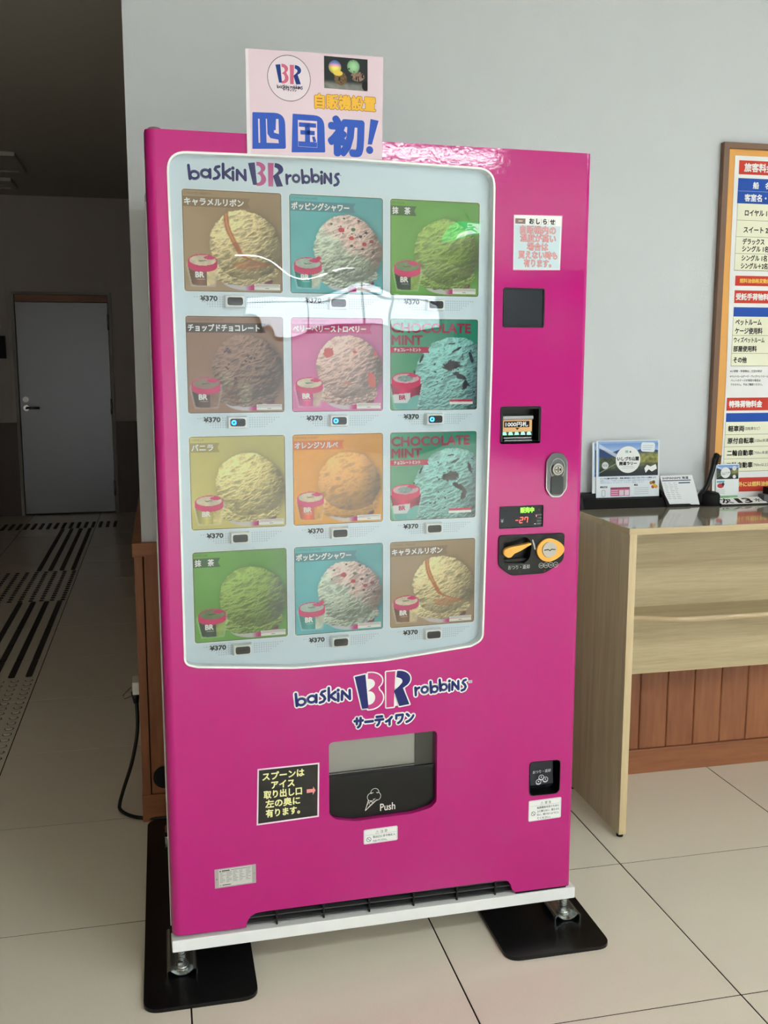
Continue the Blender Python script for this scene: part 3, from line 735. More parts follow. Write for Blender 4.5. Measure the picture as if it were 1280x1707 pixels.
def card_img(kind, seed, n=165):
    K = KINDS[kind]
    X, Z = np.meshgrid(np.linspace(0, 1, n), np.linspace(0, 1, n))
    img = np.ones((n, n, 3)) * np.array(K['bg'], float)
    img *= (0.97 + 0.08 * fbm(X * 3, Z * 3, seed + 3))[..., None]
    if kind == 'mint':
        img = mixc(img, (48, 128, 108), ss(0.15, 0.9, X * 0.8 + Z * 0.3)); cx, cz, r = 0.74, 0.27, 0.50
    else:
        img *= (1.0 - 0.10 * ss(0.2, 1.1, X))[..., None]; cx, cz, r = 0.605, 0.475, 0.345
        if kind == 'orange': r = 0.33
    if kind in ('popping',): cx, cz, r = 0.60, 0.47, 0.345
    # wobbly outline
    an = np.arctan2(Z - cz, X - cx); rad = np.hypot((X - cx), (Z - cz) * (1.0 if kind != 'mint' else 0.92))
    wob = 0.018 * (fbm(an * 2 + 9, rad * 0 + seed, seed) - 0.5) * 2 + 0.010 * (fbm(an * 14 + 30, rad * 0, seed + 5) - 0.5) * 2
    right = ss(0.0, 1.0, (X - cx) / r) * ss(-0.9, 0.2, -(Z - cz) / r) * 0.05
    rr = r + wob + right
    # soft shadow of the scoop on the card picture
    shd = np.exp(-np.clip(np.hypot(X - cx - 0.02, Z - cz + 0.01) - rr, 0, 1) / 0.03)
    img *= (1 - 0.22 * shd)[..., None]
    def shade(nx, nz, hx, hz, amp, base, freq=1.0, tilt=0.35):
        ny = np.sqrt(np.clip(1 - nx * nx - nz * nz, 0.02, 1))
        u = (X * math.cos(tilt) + Z * math.sin(tilt)); v = (-X * math.sin(tilt) + Z * math.cos(tilt))
        u2 = u + 0.05 * fbm(X * 5, Z * 5, seed + 8); v2 = v + 0.04 * fbm(X * 6 + 4, Z * 6, seed + 9)
        h = fbm(u2 * 9 * freq, v2 * 22 * freq, seed + 1, 4)
        h = (1 - np.abs(2 * h - 1)) ** 1.6 * 0.8 + 0.2 * fbm(X * 55, Z * 55, seed + 2, 2)
        gz, gx = np.gradient(h, 1.0 / n)
        lx, ly, lz = -0.42, 0.62, 0.66
        bx, bz = nx * 0.7 - amp * gx, nz * 0.7 - amp * gz
        nn = np.sqrt(bx * bx + bz * bz + ny * ny)
        lam = np.clip((bx * lx + bz * lz + ny * ly) / nn, 0, 1)
        sh = 0.62 + 0.50 * lam - 0.10 * ss(0.3, 1.0, nx) 
        sh *= 0.80 + 0.24 * ss(0.25, 0.85, h)
        return np.asarray(base, float) * sh[..., None]
    nx, nz = (X - cx) / r, (Z - cz) / r
    base = np.ones((n, n, 3)) * np.array(K['sc'], float)
    if kind == 'popping': base = mixc(base, (228, 198, 190), ss(-0.1, 0.25, nx * 0.5 + nz * 0.7 + 0.5 * (fbm(X * 6, Z * 6, seed + 40) - 0.5)))
    if kind == 'mint': base = mixc(base, (70, 92, 104), ss(0.1, 1.0, nx * 1.2 - 0.1 * nz))
    if kind == 'choc': base = mixc(base, (196, 180, 150), ss(0.50, 0.75, fbm(X * 5 + 3, Z * 5, seed + 41)) * ss(0.2, -0.8, nz))
    amp = {'orange': 0.002, 'mint': 0.028, 'choc': 0.026}.get(kind, 0.019)
    # skirt
    if kind != 'mint':
        sx, sz = (X - 0.60) / 0.36, (Z - 0.20) / 0.145
        q = np.hypot(sx, sz) + 0.22 * (fbm(X * 16, Z * 16, seed + 20) - 0.5)
        sk = shade(sx * 0.6, sz * 0.7, 0, 0, amp * 1.3, base, 1.6, 0.1)
        m1 = ss(1.0, 0.95, q)
        # paper cup below the skirt
        cupm = ss(1.0, 0.97, np.hypot((X - 0.64) / 0.27, (Z - 0.115) / 0.105)) * (Z > 0.012)
        img = mixc(img, (205, 196, 200), cupm * 0.9); 
        img = mixc(img, (176, 48, 112), cupm * ss(0.60, 0.70, X) * ss(0.09, 0.06, Z))
        img = mixc(img, (95, 55, 60), cupm * ss(0.80, 0.83, X) * ss(0.06, 0.1, Z))
        img = img * (1 - m1[..., None]) + sk * m1[..., None]
    m0 = ss(0.004, -0.004, rad - rr)
    body = shade(nx * 0.92, nz * 0.92, 0, 0, amp, base)
    img = img * (1 - m0[..., None]) + body * m0[..., None]
    def blob(x, z, a, b_, c, sd, rot=0.0, ed=0.35):
        dx, dz = X - x, Z - z; u, v = dx * math.cos(rot) + dz * math.sin(rot), -dx * math.sin(rot) + dz * math.cos(rot)
        q = np.hypot(u / a, v / b_) + ed * (fbm(X * 45, Z * 45, seed + sd) - 0.5)
        nonlocal img
        img = mixc(img, np.array(c, float) , ss(1.05, 0.9, q) * (rad < rr + 0.02))
    rs = random.Random(seed)
    if kind == 'caramel':
        cxr = 0.43 + 0.16 * ss(0.80, 0.30, Z) ** 1.6 + 0.30 * ss(0.42, 0.24, Z) ** 2
        d = np.abs(X - cxr) + 0.02 * (fbm(X * 30, Z * 30, seed + 4) - 0.5)
        img = mixc(img, np.array((164, 96, 66), float), ss(0.034, 0.018, d) * (rad < rr) * (Z > 0.26) * (Z < 0.8) * 0.85)
        d2 = np.abs(X - cxr - 0.002); img = mixc(img, np.array((206, 156, 108), float), ss(0.009, 0.003, d2) * (rad < rr) * (Z > 0.5) * (Z < 0.8))
        q = np.hypot((X - 0.66) / 0.17, (Z - 0.265) / 0.05) + 0.5 * (fbm(X * 26, Z * 26, seed + 6) - 0.5)
        img = mixc(img, np.array((170, 112, 80), float), ss(1.05, 0.8, q) * 0.55)
    if kind == 'popping':
        for x, z, a, c in ((0.55, 0.66, 0.034, (172, 52, 62)), (0.68, 0.67, 0.024, (52, 96, 66)), (0.66, 0.58, 0.028, (178, 66, 70)), (0.76, 0.60, 0.020, (60, 60, 66)), (0.82, 0.64, 0.018, (60, 50, 56)), (0.80, 0.52, 0.026, (150, 56, 66)), (0.66, 0.50, 0.018, (60, 90, 70)), (0.74, 0.76, 0.016, (60, 70, 62)), (0.58, 0.78, 0.013, (56, 66, 60)), (0.88, 0.55, 0.024, (120, 60, 70)), (0.44, 0.72, 0.014, (60, 84, 66)), (0.30, 0.36, 0.026, (184, 60, 92)), (0.90, 0.44, 0.02, (70, 66, 66)), (0.69, 0.10, 0.018, (70, 100, 70)), (0.78, 0.47, 0.016, (50, 50, 50)), (0.62, 0.86, 0.012, (160, 60, 60))):
            blob(x, z, a, a * 0.8, c, int(x * 90))
        for k in range(30): blob(rs.uniform(0.4, 0.95), rs.uniform(0.2, 0.82), 0.008, 0.006, (96, 74, 70), k)
    if kind == 'choc':
        for k in range(26): blob(rs.uniform(0.32, 0.9), rs.uniform(0.30, 0.80), rs.uniform(0.008, 0.028), rs.uniform(0.006, 0.014), (74, 54, 48), k, rs.uniform(-1, 1), 0.6)
    if kind == 'berry':
        blob(0.40, 0.63, 0.062, 0.055, (186, 78, 74), 1, 0.3, 0.7); blob(0.88, 0.33, 0.045, 0.09, (188, 96, 90), 2, 0.2, 0.8); blob(0.69, 0.64, 0.022, 0.014, (190, 100, 92), 3)
        blob(0.34, 0.17, 0.045, 0.022, (176, 56, 84), 4); blob(0.6, 0.30, 0.05, 0.012, (190, 120, 108), 5); blob(0.92, 0.62, 0.02, 0.03, (200, 100, 110), 6)
    if kind == 'mint':
        blob(0.70, 0.49, 0.105, 0.055, (44, 38, 44), 1, 0.15, 1.0); blob(0.80, 0.37, 0.08, 0.03, (46, 40, 48), 2, -0.5, 1.0); blob(0.76, 0.67, 0.06, 0.014, (44, 46, 52), 3, 0.5, 0.8)
        blob(0.35, 0.57, 0.014, 0.05, (36, 36, 40), 4, -0.45, 0.6); blob(0.70, 0.735, 0.04, 0.009, (36, 36, 40), 5, 0.1, 0.6); blob(0.93, 0.58, 0.02, 0.07, (40, 44, 54), 6, 0.3, 0.8)
        blob(0.86, 0.27, 0.03, 0.06, (48, 48, 56), 7, -0.3, 0.8); blob(0.27, 0.42, 0.012, 0.02, (48, 50, 54), 8)
        for k in range(26): blob(rs.uniform(0.45, 0.98), rs.uniform(0.12, 0.70), rs.uniform(0.006, 0.02), rs.uniform(0.004, 0.010), (52, 56, 64), k, rs.uniform(-1, 1), 0.6)
    # the little tub: body, pink lid, top
    if kind == 'mint': tx, tw, zb, zt = 0.175, 0.165, 0.0, 0.30
    else: tx, tw, zb, zt = 0.185, 0.150, 0.05, 0.255
    halo = (np.hypot((X - tx) / (tw + 0.02), (Z - zt) / 0.105) < 1) | ((np.abs(X - tx) < (tw * 0.74 + 0.015) + (Z - zb) * 0.22) & (Z > zb - 0.01) & (Z < zt))
    img[halo] = img[halo] * 0.72 + 0.28 * 240
    bw = tw * 0.74 + (Z - zb) * 0.20
    bodym = (np.abs(X - tx) < bw) & (Z > zb + 0.03 - 0.03 * np.sqrt(np.clip(1 - ((X - tx) / 0.13) ** 2, 0, 1))) & (Z < zt - 0.01)
    cu = np.array(K['cup'], float)
    img[bodym] = (cu * (1.12 - 0.5 * np.abs((X - tx + 0.03) / tw))[..., None])[bodym]
    if kind == 'mint':
        wm = bodym & (X < tx + 0.05) & (Z < 0.185 + (X - tx) * 0.1); img[wm] = (215, 215, 215)
        wm = bodym & (X < tx + 0.07) & (Z < 0.075); img[wm] = (110, 170, 165)
        wm = bodym & (np.hypot((X - tx - 0.13) / 0.12, (Z - 0.04) / 0.12) < 1); img[wm] = (120, 176, 172)
    else:
        wm = bodym & (X > tx + 0.035); img[wm] = (np.array(K['sc'], float) * 0.92 * (0.8 + 0.4 * fbm(X * 22, Z * 22, seed))[..., None])[wm]
    lid = ((np.hypot((X - tx) / tw, (Z - zt - 0.045) / 0.068) < 1) | (np.hypot((X - tx) / tw, (Z - zt + 0.005) / 0.062) < 1) | ((np.abs(X - tx) < tw) & (Z > zt - 0.005) & (Z < zt + 0.045)))
    img[lid] = (192, 52, 104) if kind != 'mint' else (196, 36, 92)
    top = np.hypot((X - tx) / (tw * 0.90), (Z - zt - 0.05) / 0.052) < 1
    tc = np.array((214, 200, 178), float) if kind != 'mint' else np.array((212, 178, 186), float)
    if kind in ('matcha',): tc = np.array((110, 128, 90), float)
    if kind in ('choc',): tc = np.array((150, 128, 116), float)
    if kind in ('popping',): tc = np.array((176, 190, 180), float)
    img[top] = (tc * (0.85 + 0.25 * fbm(X * 24, Z * 24, seed + 2))[..., None])[top]
    tp2 = top & (np.hypot((X - tx - 0.07) / 0.06, (Z - zt - 0.08) / 0.02) < 1); img[tp2] = (190, 60, 110)
    tp3 = np.hypot((X - tx) / (tw * 0.40), (Z - zt - 0.045) / 0.02) < 1
    if kind == 'mint': tp3 = np.hypot((X - tx + 0.01) / (tw * 0.55), (Z - zt - 0.048) / 0.032) < 1; img[tp3] = ((120, 140, 138) * (0.6 + 0.8 * fbm(X * 50, Z * 50, 3))[..., None])[tp3]
    return np.clip(img.mean(2, keepdims=True) + (img - img.mean(2, keepdims=True)) * 1.14, 0, 255)

ORDER = [['caramel', 'popping', 'matcha'], ['choc', 'berry', 'mint'], ['vanilla', 'orange', 'mint'], ['matcha', 'popping', 'caramel']]
CX = [(0.070, 0.272), (0.290, 0.492), (0.510, 0.714)]
CZ = [(1.5430, 1.7440), (1.2930, 1.4920), (1.0455, 1.2430), (0.7980, 0.9960)]
cards = {}
for r_ in range(4):
    for c_ in range(3):
        kind = ORDER[r_][c_]; K = KINDS[kind]; x0, x1 = CX[c_]; z0, z1 = CZ[r_]; w_, h_ = x1 - x0, z1 - z0
        A = Art(1.08)
        A.poly(rrect(-0.0022, -0.0022, w_ + 0.0022, h_ + 0.0022, 0.006), (238, 240, 240), 0.4)
        A.poly(rrect(-0.0006, -0.0006, w_ + 0.0006, h_ + 0.0006, 0.005), (70, 74, 72), 0.7)
        A.grid(0.0008, 0.0008, w_ - 0.0008, h_ - 0.0008, card_img(kind, 11 + r_ * 7 + c_ * 3), 1)
        # rounded corners masked with the panel colour
        rc = (225, 228, 230)
        for cx, cz, sx, sz in ((0, 0, 1, 1), (w_, 0, -1, 1), (w_, h_, -1, -1), (0, h_, 1, -1)):
            pts = [(cx - 0.0006 * sx, cz - 0.0006 * sz)] + [(cx + sx * (0.0046 - 0.0052 * math.cos(t)), cz + sz * (0.0046 - 0.0052 * math.sin(t))) for t in [PI / 2 * i / 5 for i in range(6)]]
            if sx * sz < 0: pts = pts[::-1]
            A.poly(pts, rc, 1.5)
        A.k = PKI
        nc = Art(PKI)
        if kind == 'mint':
            A.text('CHOCOLATE', 0.0030, h_ - 0.0185, 0.0285, (150, 50, 74), 2, w=0.184, bold=0.0011)
            A.text('MINT', 0.0030, h_ - 0.0450, 0.0285, (150, 50, 74), 2, w=0.070, bold=0.0011)
            A.poly([(-0.0003, h_ - 0.0735), (0.0905, h_ - 0.0735), (0.0870, h_ - 0.067), (0.0905, h_ - 0.0605), (-0.0003, h_ - 0.0605)], (176, 34, 72), 2)
            A.text(K['t'], 0.008, h_ - 0.0668, 0.0088, (240, 240, 240), 3, w=K['w'], bold=0.0003)
            A.rect(0.139, 0.018, 0.194, 0.0225, (200, 48, 80), 2); A.rect(0.139, 0.012, 0.194, 0.0172, (238, 232, 228), 2)
            A.text('BR', 0.020, 0.0285, 0.0135, (176, 40, 90), 3, bold=0.0006)
        else:
            e = 0.0040 + K['w'] + 0.008
            A.poly([(0.0, h_ - 0.0330), (e + 0.006, h_ - 0.0330), (e + 0.001, h_ - 0.0230), (e + 0.006, h_ - 0.0130), (0.0, h_ - 0.0130)], K['rib'], 2)
            A.text(K['t'], 0.0040, h_ - 0.0232, 0.0158, (246, 242, 236), 3, w=K['w'], bold=0.00055)
            A.text(K['e'], 0.0040, h_ - 0.0066, 0.0066, tuple(int(v * 0.72) for v in K['bg']), 3)
            A.rect(0.143, 0.0115, 0.1975, 0.0165, (226, 220, 214), 2); A.rect(0.143, 0.0045, 0.1975, 0.0108, (232, 228, 222), 2)
            A.rect(0.146, 0.0135, 0.195, 0.0145, (130, 120, 116), 3); A.rect(0.166, 0.007, 0.174, 0.0085, (150, 140, 140), 3)
            A.text('BR', 0.0225, 0.0335, 0.0155, (244, 238, 232), 3, bold=0.0007)
            A.rect(0.0245, 0.0235, 0.0415, 0.0242, (225, 215, 205), 3)
            A.line([(0.029, 0.062), (0.033, 0.0605), (0.040, 0.062), (0.045, 0.061)], 0.0011, (60, 50, 44), 3); A.line([(0.030, 0.0595), (0.042, 0.0600)], 0.0006, (60, 50, 44), 3)
        cd_ = A.build('menu_card', M['card_print'], VM, 0, (x0, PY - 0.0004, z0)); cards[(r_, c_)] = cd_
        cd_['label'] = {'caramel': 'beige caramel ice cream menu card', 'popping': 'teal menu card with a speckled mint scoop', 'matcha': 'green tea ice cream menu card', 'choc': 'brown chocolate ice cream menu card', 'berry': 'pink strawberry ice cream menu card', 'mint': 'green chocolate mint menu card', 'vanilla': 'yellow vanilla ice cream menu card', 'orange': 'orange sorbet menu card'}[kind]
        # halftone dots, price, selection button
        A = Art(PKI)
        for a in range(34):
            for b_ in range(5):
                x = 0.018 + a * 0.0052; z = -0.0125 - b_ * 0.0048
                if 0.030 < x < 0.068 and b_ < 2: continue
                if 0.076 < x < 0.125: continue
                if abs(x - 0.104) > 0.088 - b_ * 0.008: continue
                A.rect(x, z, x + 0.0022, z + 0.0022, (176, 186, 198), 1)
        A.build('dot_screen', M['print'], VM, 0, (x0, PY - 0.0002, z0))['kind'] = 'stuff'
        A = Art(PKI)
        A.text('¥370', 0.0315, -0.0140, 0.0135, (18, 18, 22), 2, w=0.034, bold=0.0007)
        if r_ == 0 and c_ == 2 or r_ == 3 and c_ == 0: A.rect(0.031, -0.0068, 0.0655, -0.0063, (30, 30, 34), 2)
        A.build('price_label', M['print'], VM, 0, (x0, PY - 0.0002, z0))
        bx, bz = x0 + 0.1005, z0 - 0.0203
        hb = MB()
        a0, a1 = 0.0212, 0.0133
        hb.hexa([(bx - a0, PY, bz - a1), (bx + a0, PY, bz - a1), (bx + a0 - 0.002, 0.0062, bz - a1 + 0.002), (bx - a0 + 0.002, 0.0062, bz - a1 + 0.002),
                 (bx - a0, PY, bz + a1), (bx + a0, PY, bz + a1), (bx + a0 - 0.002, 0.0062, bz + a1 - 0.002), (bx - a0 + 0.002, 0.0062, bz + a1 - 0.002)][:0] or
                [(bx - a0 + .002, 0.0062, bz - a1 + .002), (bx + a0 - .002, 0.0062, bz - a1 + .002), (bx + a0, PY, bz - a1), (bx - a0, PY, bz - a1),
                 (bx - a0 + .002, 0.0062, bz + a1 - .002), (bx + a0 - .002, 0.0062, bz + a1 - .002), (bx + a0, PY, bz + a1), (bx - a0, PY, bz + a1)])
        hs = hb.build('selection_button', M['white_rim'], VM, bev=0.001)
        MB().plate([rrect(bx - 0.0158, bz - 0.0080, bx + 0.0158, bz + 0.0080, 0.005)], 0.0040, 0.0070).build('button_cap', M['black_plastic'], hs)
        MB().box(bx - 0.011, bx + 0.012, 0.0034, 0.0041, bz - 0.0007, bz + 0.0007).build('button_ridge', M['dark_screen'], hs)
        if r_ == 1:
            lb = MB(); ring = ellipse(bx - 0.0085, bz, 0.0052, 0.0052, 16)
            lb.plate([ring, ellipse(bx - 0.0085, bz, 0.0026, 0.0026, 16)[::-1]], 0.0030, 0.0041)
            lb.build('button_lamp', M['blue_led'], hs)['label'] = 'lit blue ring lamp'

# ---- delivery opening
pk = MB()
pk.box(0.352, 0.626, 0.036, 0.040, 0.46, 0.552, 1)  # shallow pale back and dark right end imitate light fading across the pocket
pk.box(0.352, 0.626, 0.03, 0.134, 0.549, 0.553, 1).box(0.352, 0.356, 0.034, 0.13, 0.36, 0.55, 1).box(0.575, 0.626, 0.030, 0.039, 0.46, 0.549, 0)
pk.box(0.352, 0.626, 0.034, 0.13, 0.440, 0.460, 0)
pk.build('delivery_compartment', [M['dark_cavity'], M['grey_cavity']], VM)
fl = MB().plate([inset(fillet([(0.3595, 0.377), (0.372, 0.361), (0.420, 0.3505), (0.558, 0.3505), (0.606, 0.3595), (0.618, 0.373), (0.618, 0.462), (0.3595, 0.462)], [0.012, 0.03, 0.05, 0.05, 0.03, 0.012, 0.001, 0.001], 5), 0.001)], 0.014, 0.020)
flap = fl.build('delivery_flap', M['black_plastic'], VM)
MB().plate([inset(fillet([(0.3595, 0.463), (0.618, 0.463), (0.618, 0.548), (0.3595, 0.548)], [0.001, 0.001, 0.012, 0.012], 5), 0.001)], 0.015, 0.018).build('flap_window', M['flap_glass'], flap)
MB().box(0.361, 0.617, 0.0125, 0.0145, 0.4575, 0.4615).build('flap_edge', M['dark_screen'], flap)
A = Art(1.0); wc = (236, 234, 226); lw = 0.0011
A.line(arcp(0.4708, 0.4085, 0.0098, 0.0098, -10, 190, 16), lw, wc, 1)
A.line(arcp(0.4625, 0.3985, 0.0098, 0.0098, 95, 300, 14), lw, wc, 1)
A.line(arcp(0.4762, 0.3985, 0.0090, 0.0098, 85, -110, 14), lw, wc, 1)
A.line([(0.4640, 0.4090), (0.4615, 0.4062)], lw, wc, 1); A.line([(0.4640, 0.4075), (0.4672, 0.4085)], lw, wc, 1); A.line([(0.4745, 0.4080), (0.4780, 0.4060)], lw, wc, 1)
A.line([(0.4670, 0.3930), (0.4690, 0.3910), (0.4715, 0.3935)], lw, wc, 1)
A.line([(0.4553, 0.3915), (0.4478, 0.3668), (0.4760, 0.3900)], 0.0016, wc, 1)
A.line([(0.4555, 0.3890), (0.4600, 0.3770)], 0.0007, wc, 1); A.line([(0.4550, 0.3850), (0.4650, 0.3870)], 0.0007, wc, 1); A.line([(0.4520, 0.3790), (0.4620, 0.3900)], 0.0007, wc, 1); A.line([(0.4540, 0.3730), (0.4700, 0.3885)], 0.0007, wc, 1); A.line([(0.4600, 0.3900), (0.4670, 0.3825)], 0.0007, wc, 1)
A.text('Push', 0.4838, 0.3705, 0.0250, wc, 1, w=0.0365, bold=0.0003)
A.build('push_lettering', M['print'], flap, 0.0139)

# ---- right-hand controls
def sunk(loop, depth, m_in, name, y0=0.001, rim=0.0025):
    b = MB(); b.plate([inset(loop, 0.0003), inset(loop, rim)[::-1]], -0.0015, depth); b.plate([inset(loop, 0.0005)], depth, depth + 0.003)
    return b.build(name, m_in, VM)
sc_ = sunk(scr_out, 0.006, M['black_plastic'], 'reader_screen', rim=0.0035)
MB().plate([inset(scr_out, 0.0037)], 0.0010, 0.0060).build('screen_glass', M['dark_screen'], sc_)
bl = sunk(bill_out, 0.030, M['black_plastic'], 'bill_slot', rim=0.006)
MB().box(0.7725, 0.8495, 0.006, 0.0295, 1.2680, 1.2775).build('slot_hood', M['steel'], bl, bev=0.002)
MB().box(0.7735, 0.8470, 0.010, 0.0295, 1.2405, 1.2680).build('slot_plate', MATS.get('bill_orange') or mat('bill_orange', (226, 170, 112), 0.4), bl)
MB().box(0.7725, 0.8490, 0.010, 0.0295, 1.2315, 1.2405).build('slot_light', M['dark_cavity'], bl)
tt = MB()
for k in range(5): 
    x = 0.7735 + k * 0.0152
    tt.plate([[(x, 1.2335), (x + 0.011, 1.2335), (x + 0.0085, 1.2400), (x + 0.0015, 1.2400)]], 0.0088, 0.0098)
tt.build('light_teeth', M['mint_led'], bl)
MB().box(0.776, 0.846, 0.004, 0.0295, 1.2190, 1.2225).box(0.776, 0.846, 0.008, 0.0295, 1.2245, 1.2285).build('slot_lip', M['steel'], bl, bev=0.001)
A = Art(1.0); A.rect(0.7775, 1.2508, 0.8405, 1.2648, (26, 26, 26), 1); A.text('1000円札', 0.7815, 1.2578, 0.0118, (240, 240, 240), 2, w=0.055, bold=0.0004)
A.poly([(0.8055, 1.2495), (0.8105, 1.2445), (0.8155, 1.2495)], (40, 32, 24), 1)
A.build('note_lettering', M['print'], bl, 0.0098)
# lock
lk = MB().plate([fillet([(0.8785, 1.107), (0.893, 1.0872), (0.918, 1.0872), (0.9325, 1.107), (0.9325, 1.172), (0.918, 1.1912), (0.893, 1.1912), (0.8785, 1.172)], 0.016, 6)], -0.006, 0.0)
lock = lk.build('door_lock_handle', M['chrome'], VM, bev=0.002)
MB().plate([fillet([(0.8815, 1.108), (0.8945, 1.0902), (0.9165, 1.0902), (0.9295, 1.108), (0.9295, 1.171), (0.9165, 1.1882), (0.8945, 1.1882), (0.8815, 1.171)], 0.014, 6)], -0.0064, -0.005).build('lock_face', mat('lock_face_grey', (104, 106, 108), 0.25, metal=0.9), lock)
MB().plate([ellipse(0.9060, 1.1545, 0.0195, 0.0245, 28), ellipse(0.9060, 1.1545, 0.0175, 0.0225, 28)[::-1]], -0.0078, -0.006).build('lock_ring', M['steel'], lock)
MB().plate([rrect(0.8905, 1.0945, 0.9215, 1.1375, 0.008)], -0.009, -0.006).build('pull_lever', mat('lock_grey', (70, 72, 74), 0.25, metal=0.8), lock, bev=0.0012)
MB().cyl((0.9057, 0, 1.1530), (0.9057, -0.012, 1.1530), 0.0140, n=28).build('key_cylinder', M['brushed'], lock, bev=0.001)
MB().box(0.9045, 0.9065, -0.0126, -0.0118, 1.1465, 1.1595).box(0.8985, 0.9035, -0.0126, -0.0118, 1.1515, 1.1535).box(0.9090, 0.9125, -0.0126, -0.0118, 1.150, 1.1555).plate([ellipse(0.9057, 1.1530, 0.0096, 0.0096, 20), ellipse(0.9057, 1.1530, 0.0086, 0.0086, 20)[::-1]], -0.0126, -0.0118).build('keyhole', M['black_matte'], lock)
# money display
dp = sunk(disp_out, 0.005, M['black_plastic'], 'money_display', rim=0.0015)
MB().plate([inset(disp_out, 0.0016)], 0.0015, 0.0055).build('display_window', M['dark_screen'], dp)
def led(parent, name, m, y, items, **kw):
    b = MB()
    for (t, x, zc, em, w_, bold) in items:
        v, f_ = glyphs(t); xs = [p[0] for p in v]; xx0, xx1 = min(xs), max(xs); sx = (w_ / (xx1 - xx0)) if w_ else em
        for ik, (dx, dz) in enumerate([(0, 0)] + ([(bold, 0), (-bold, 0), (0, bold), (0, -bold)] if bold else [])):
            b.add([(x + (p[0] - xx0) * sx + dx, y - ik * 1.2e-5, zc + (p[1] - 0.37) * em + dz) for p in v], f_)
    return b.build(name, m, parent)
led(dp, 'sales_light', M['green_led'], 0.0010, [('販売中', 0.8190, 1.0592, 0.0135, 0.0335, 0.0005)])
def seg(b, x, z, w_, h_, on, t=0.0016, y=0.001):
    S_ = {'a': [(0, h_), (w_, h_)], 'b': [(w_, h_), (w_, h_ / 2)], 'c': [(w_, h_ / 2), (w_, 0)], 'd': [(0, 0), (w_, 0)], 'e': [(0, 0), (0, h_ / 2)], 'f': [(0, h_ / 2), (0, h_)], 'g': [(0, h_ / 2), (w_, h_ / 2)]}
    for k in on:
        (a, c), (d, e) = S_[k]; a += x + 0.12 * c; d += x + 0.12 * e; c += z; e += z
        thick(b, [(a, c), (d, e)], t, y - 1.2e-5 * 'abcdefg'.index(k))
b = MB(); seg(b, 0.8060, 1.0300, 0.0068, 0.0125, 'g'); seg(b, 0.8170, 1.0300, 0.0072, 0.0125, 'abged'); seg(b, 0.8290, 1.0300, 0.0072, 0.0125, 'abcf')
b.box(0.8585, 0.8600, 0.0008, 0.0012, 1.0425, 1.0470)
b.build('red_digits', M['red_led'], dp)
A = Art(1.0); A.text('¥', 0.7700, 1.0365, 0.0125, (190, 190, 200), 1)
for (t, x, z) in (('お札切れ', 0.861, 1.0470), ('つり切れ', 0.861, 1.0395), ('硬貨切れ', 0.861, 1.0325), ('調整中', 0.861, 1.0260)):
    A.text(t, x, z, 0.0044, (176, 176, 186), 1, w=0.012)
A.rect(0.8540, 1.0250, 0.8585, 1.0268, (230, 230, 230), 1); A.rect(0.8560, 1.0462, 0.8595, 1.0476, (120, 120, 130), 1)
A.disc(0.8655, 1.0590, 0.0030, (70, 50, 44), 1)
A.build('display_lettering', M['print'], dp, 0.0012)
# coin panel
cp = MB(); well = fillet([(0.777, 0.939), (0.828, 0.934), (0.843, 0.946), (0.847, 0.975), (0.838, 0.997), (0.777, 0.997)], [0.006, 0.008, 0.02, 0.02, 0.02, 0.006], 5)
cp.plate([inset(coin_out, 0.0003), well[::-1]], -0.004, 0.002); cp.plate([inset(well, -0.002)], 0.020, 0.022)
cp.plate([inset(well, -0.0005), inset(well, 0.0005)[::-1]], 0.0, 0.021)
cp.box(0.779, 0.842, 0.006, 0.020, 0.9375, 0.9440)
coin = cp.build('coin_panel', M['black_plastic'], VM, bev=0.0012)
lv = MB().plate([fillet([(0.7838, 0.9515), (0.7919, 0.9520), (0.8002, 0.9605), (0.8156, 0.9663), (0.8425, 0.9800), (0.8412, 0.9833), (0.8083, 0.9780), (0.7920, 0.9765), (0.7838, 0.9740), (0.7745, 0.9705), (0.7733, 0.9600)], [0.005, 0.006, 0.01, 0.02, 0.001, 0.001, 0.02, 0.02, 0.008, 0.008, 0.008], 5)], -0.012, 0.0)
lv.build('return_lever', M['yellow'], coin, bev=0.002)
eg = MB()
egg = [(0.8905 + (0.0325 if math.cos(t) < 0 else 0.038) * math.cos(t), 0.9635 + 0.0280 * math.sin(t) * (1 - 0.22 * max(0, math.cos(t)) ** 1)) for t in [2 * PI * i / 40 for i in range(40)]]
eg.plate([egg], -0.010, -0.004)
egg_o = eg.build('coin_slot_surround', M['yellow'], coin, bev=0.002)
cs = MB(); cs.cyl((0.8892, -0.009, 0.9650), (0.8892, -0.0125, 0.9650), 0.0185, n=32)
cs.build('coin_slot', M['brushed'], egg_o, bev=0.0008)
MB().plate([fillet([(0.8745, 0.9636), (0.8850, 0.9648), (0.8892, 0.9618), (0.8935, 0.9648), (0.9040, 0.9640), (0.9040, 0.9658), (0.8935, 0.9672), (0.8892, 0.9640), (0.8850, 0.9672), (0.8745, 0.9656)], 0.0005, 1)], -0.0132, -0.0120).build('slot_opening', M['black_matte'], egg_o)
MB().plate([[(0.8470, 0.9895), (0.8535, 0.9655), (0.8565, 0.9660), (0.8540, 0.9790), (0.8490, 0.9905)]], -0.0052, -0.0038).build('coin_chute_edge', M['chrome'], coin)
A = Art(1.0); A.text('おつり・返却', 0.7880, 0.9262, 0.0105, (205, 205, 205), 1, w=0.0545)
A.line([(0.7885, 0.9318), (0.8395, 0.9312)], 0.0005, (150, 150, 150), 1)
for k, t in enumerate(('500', '100', '50', '10')):
    x = 0.8720 + 0.0124 * k; A.ring(x, 0.9270, 0.0060, 0.0009, (200, 200, 200), 1); A.text(t, x, 0.9270, 0.0062, (200, 200, 200), 1, align='c', w=0.0080 if len(t) == 3 else 0.0060)
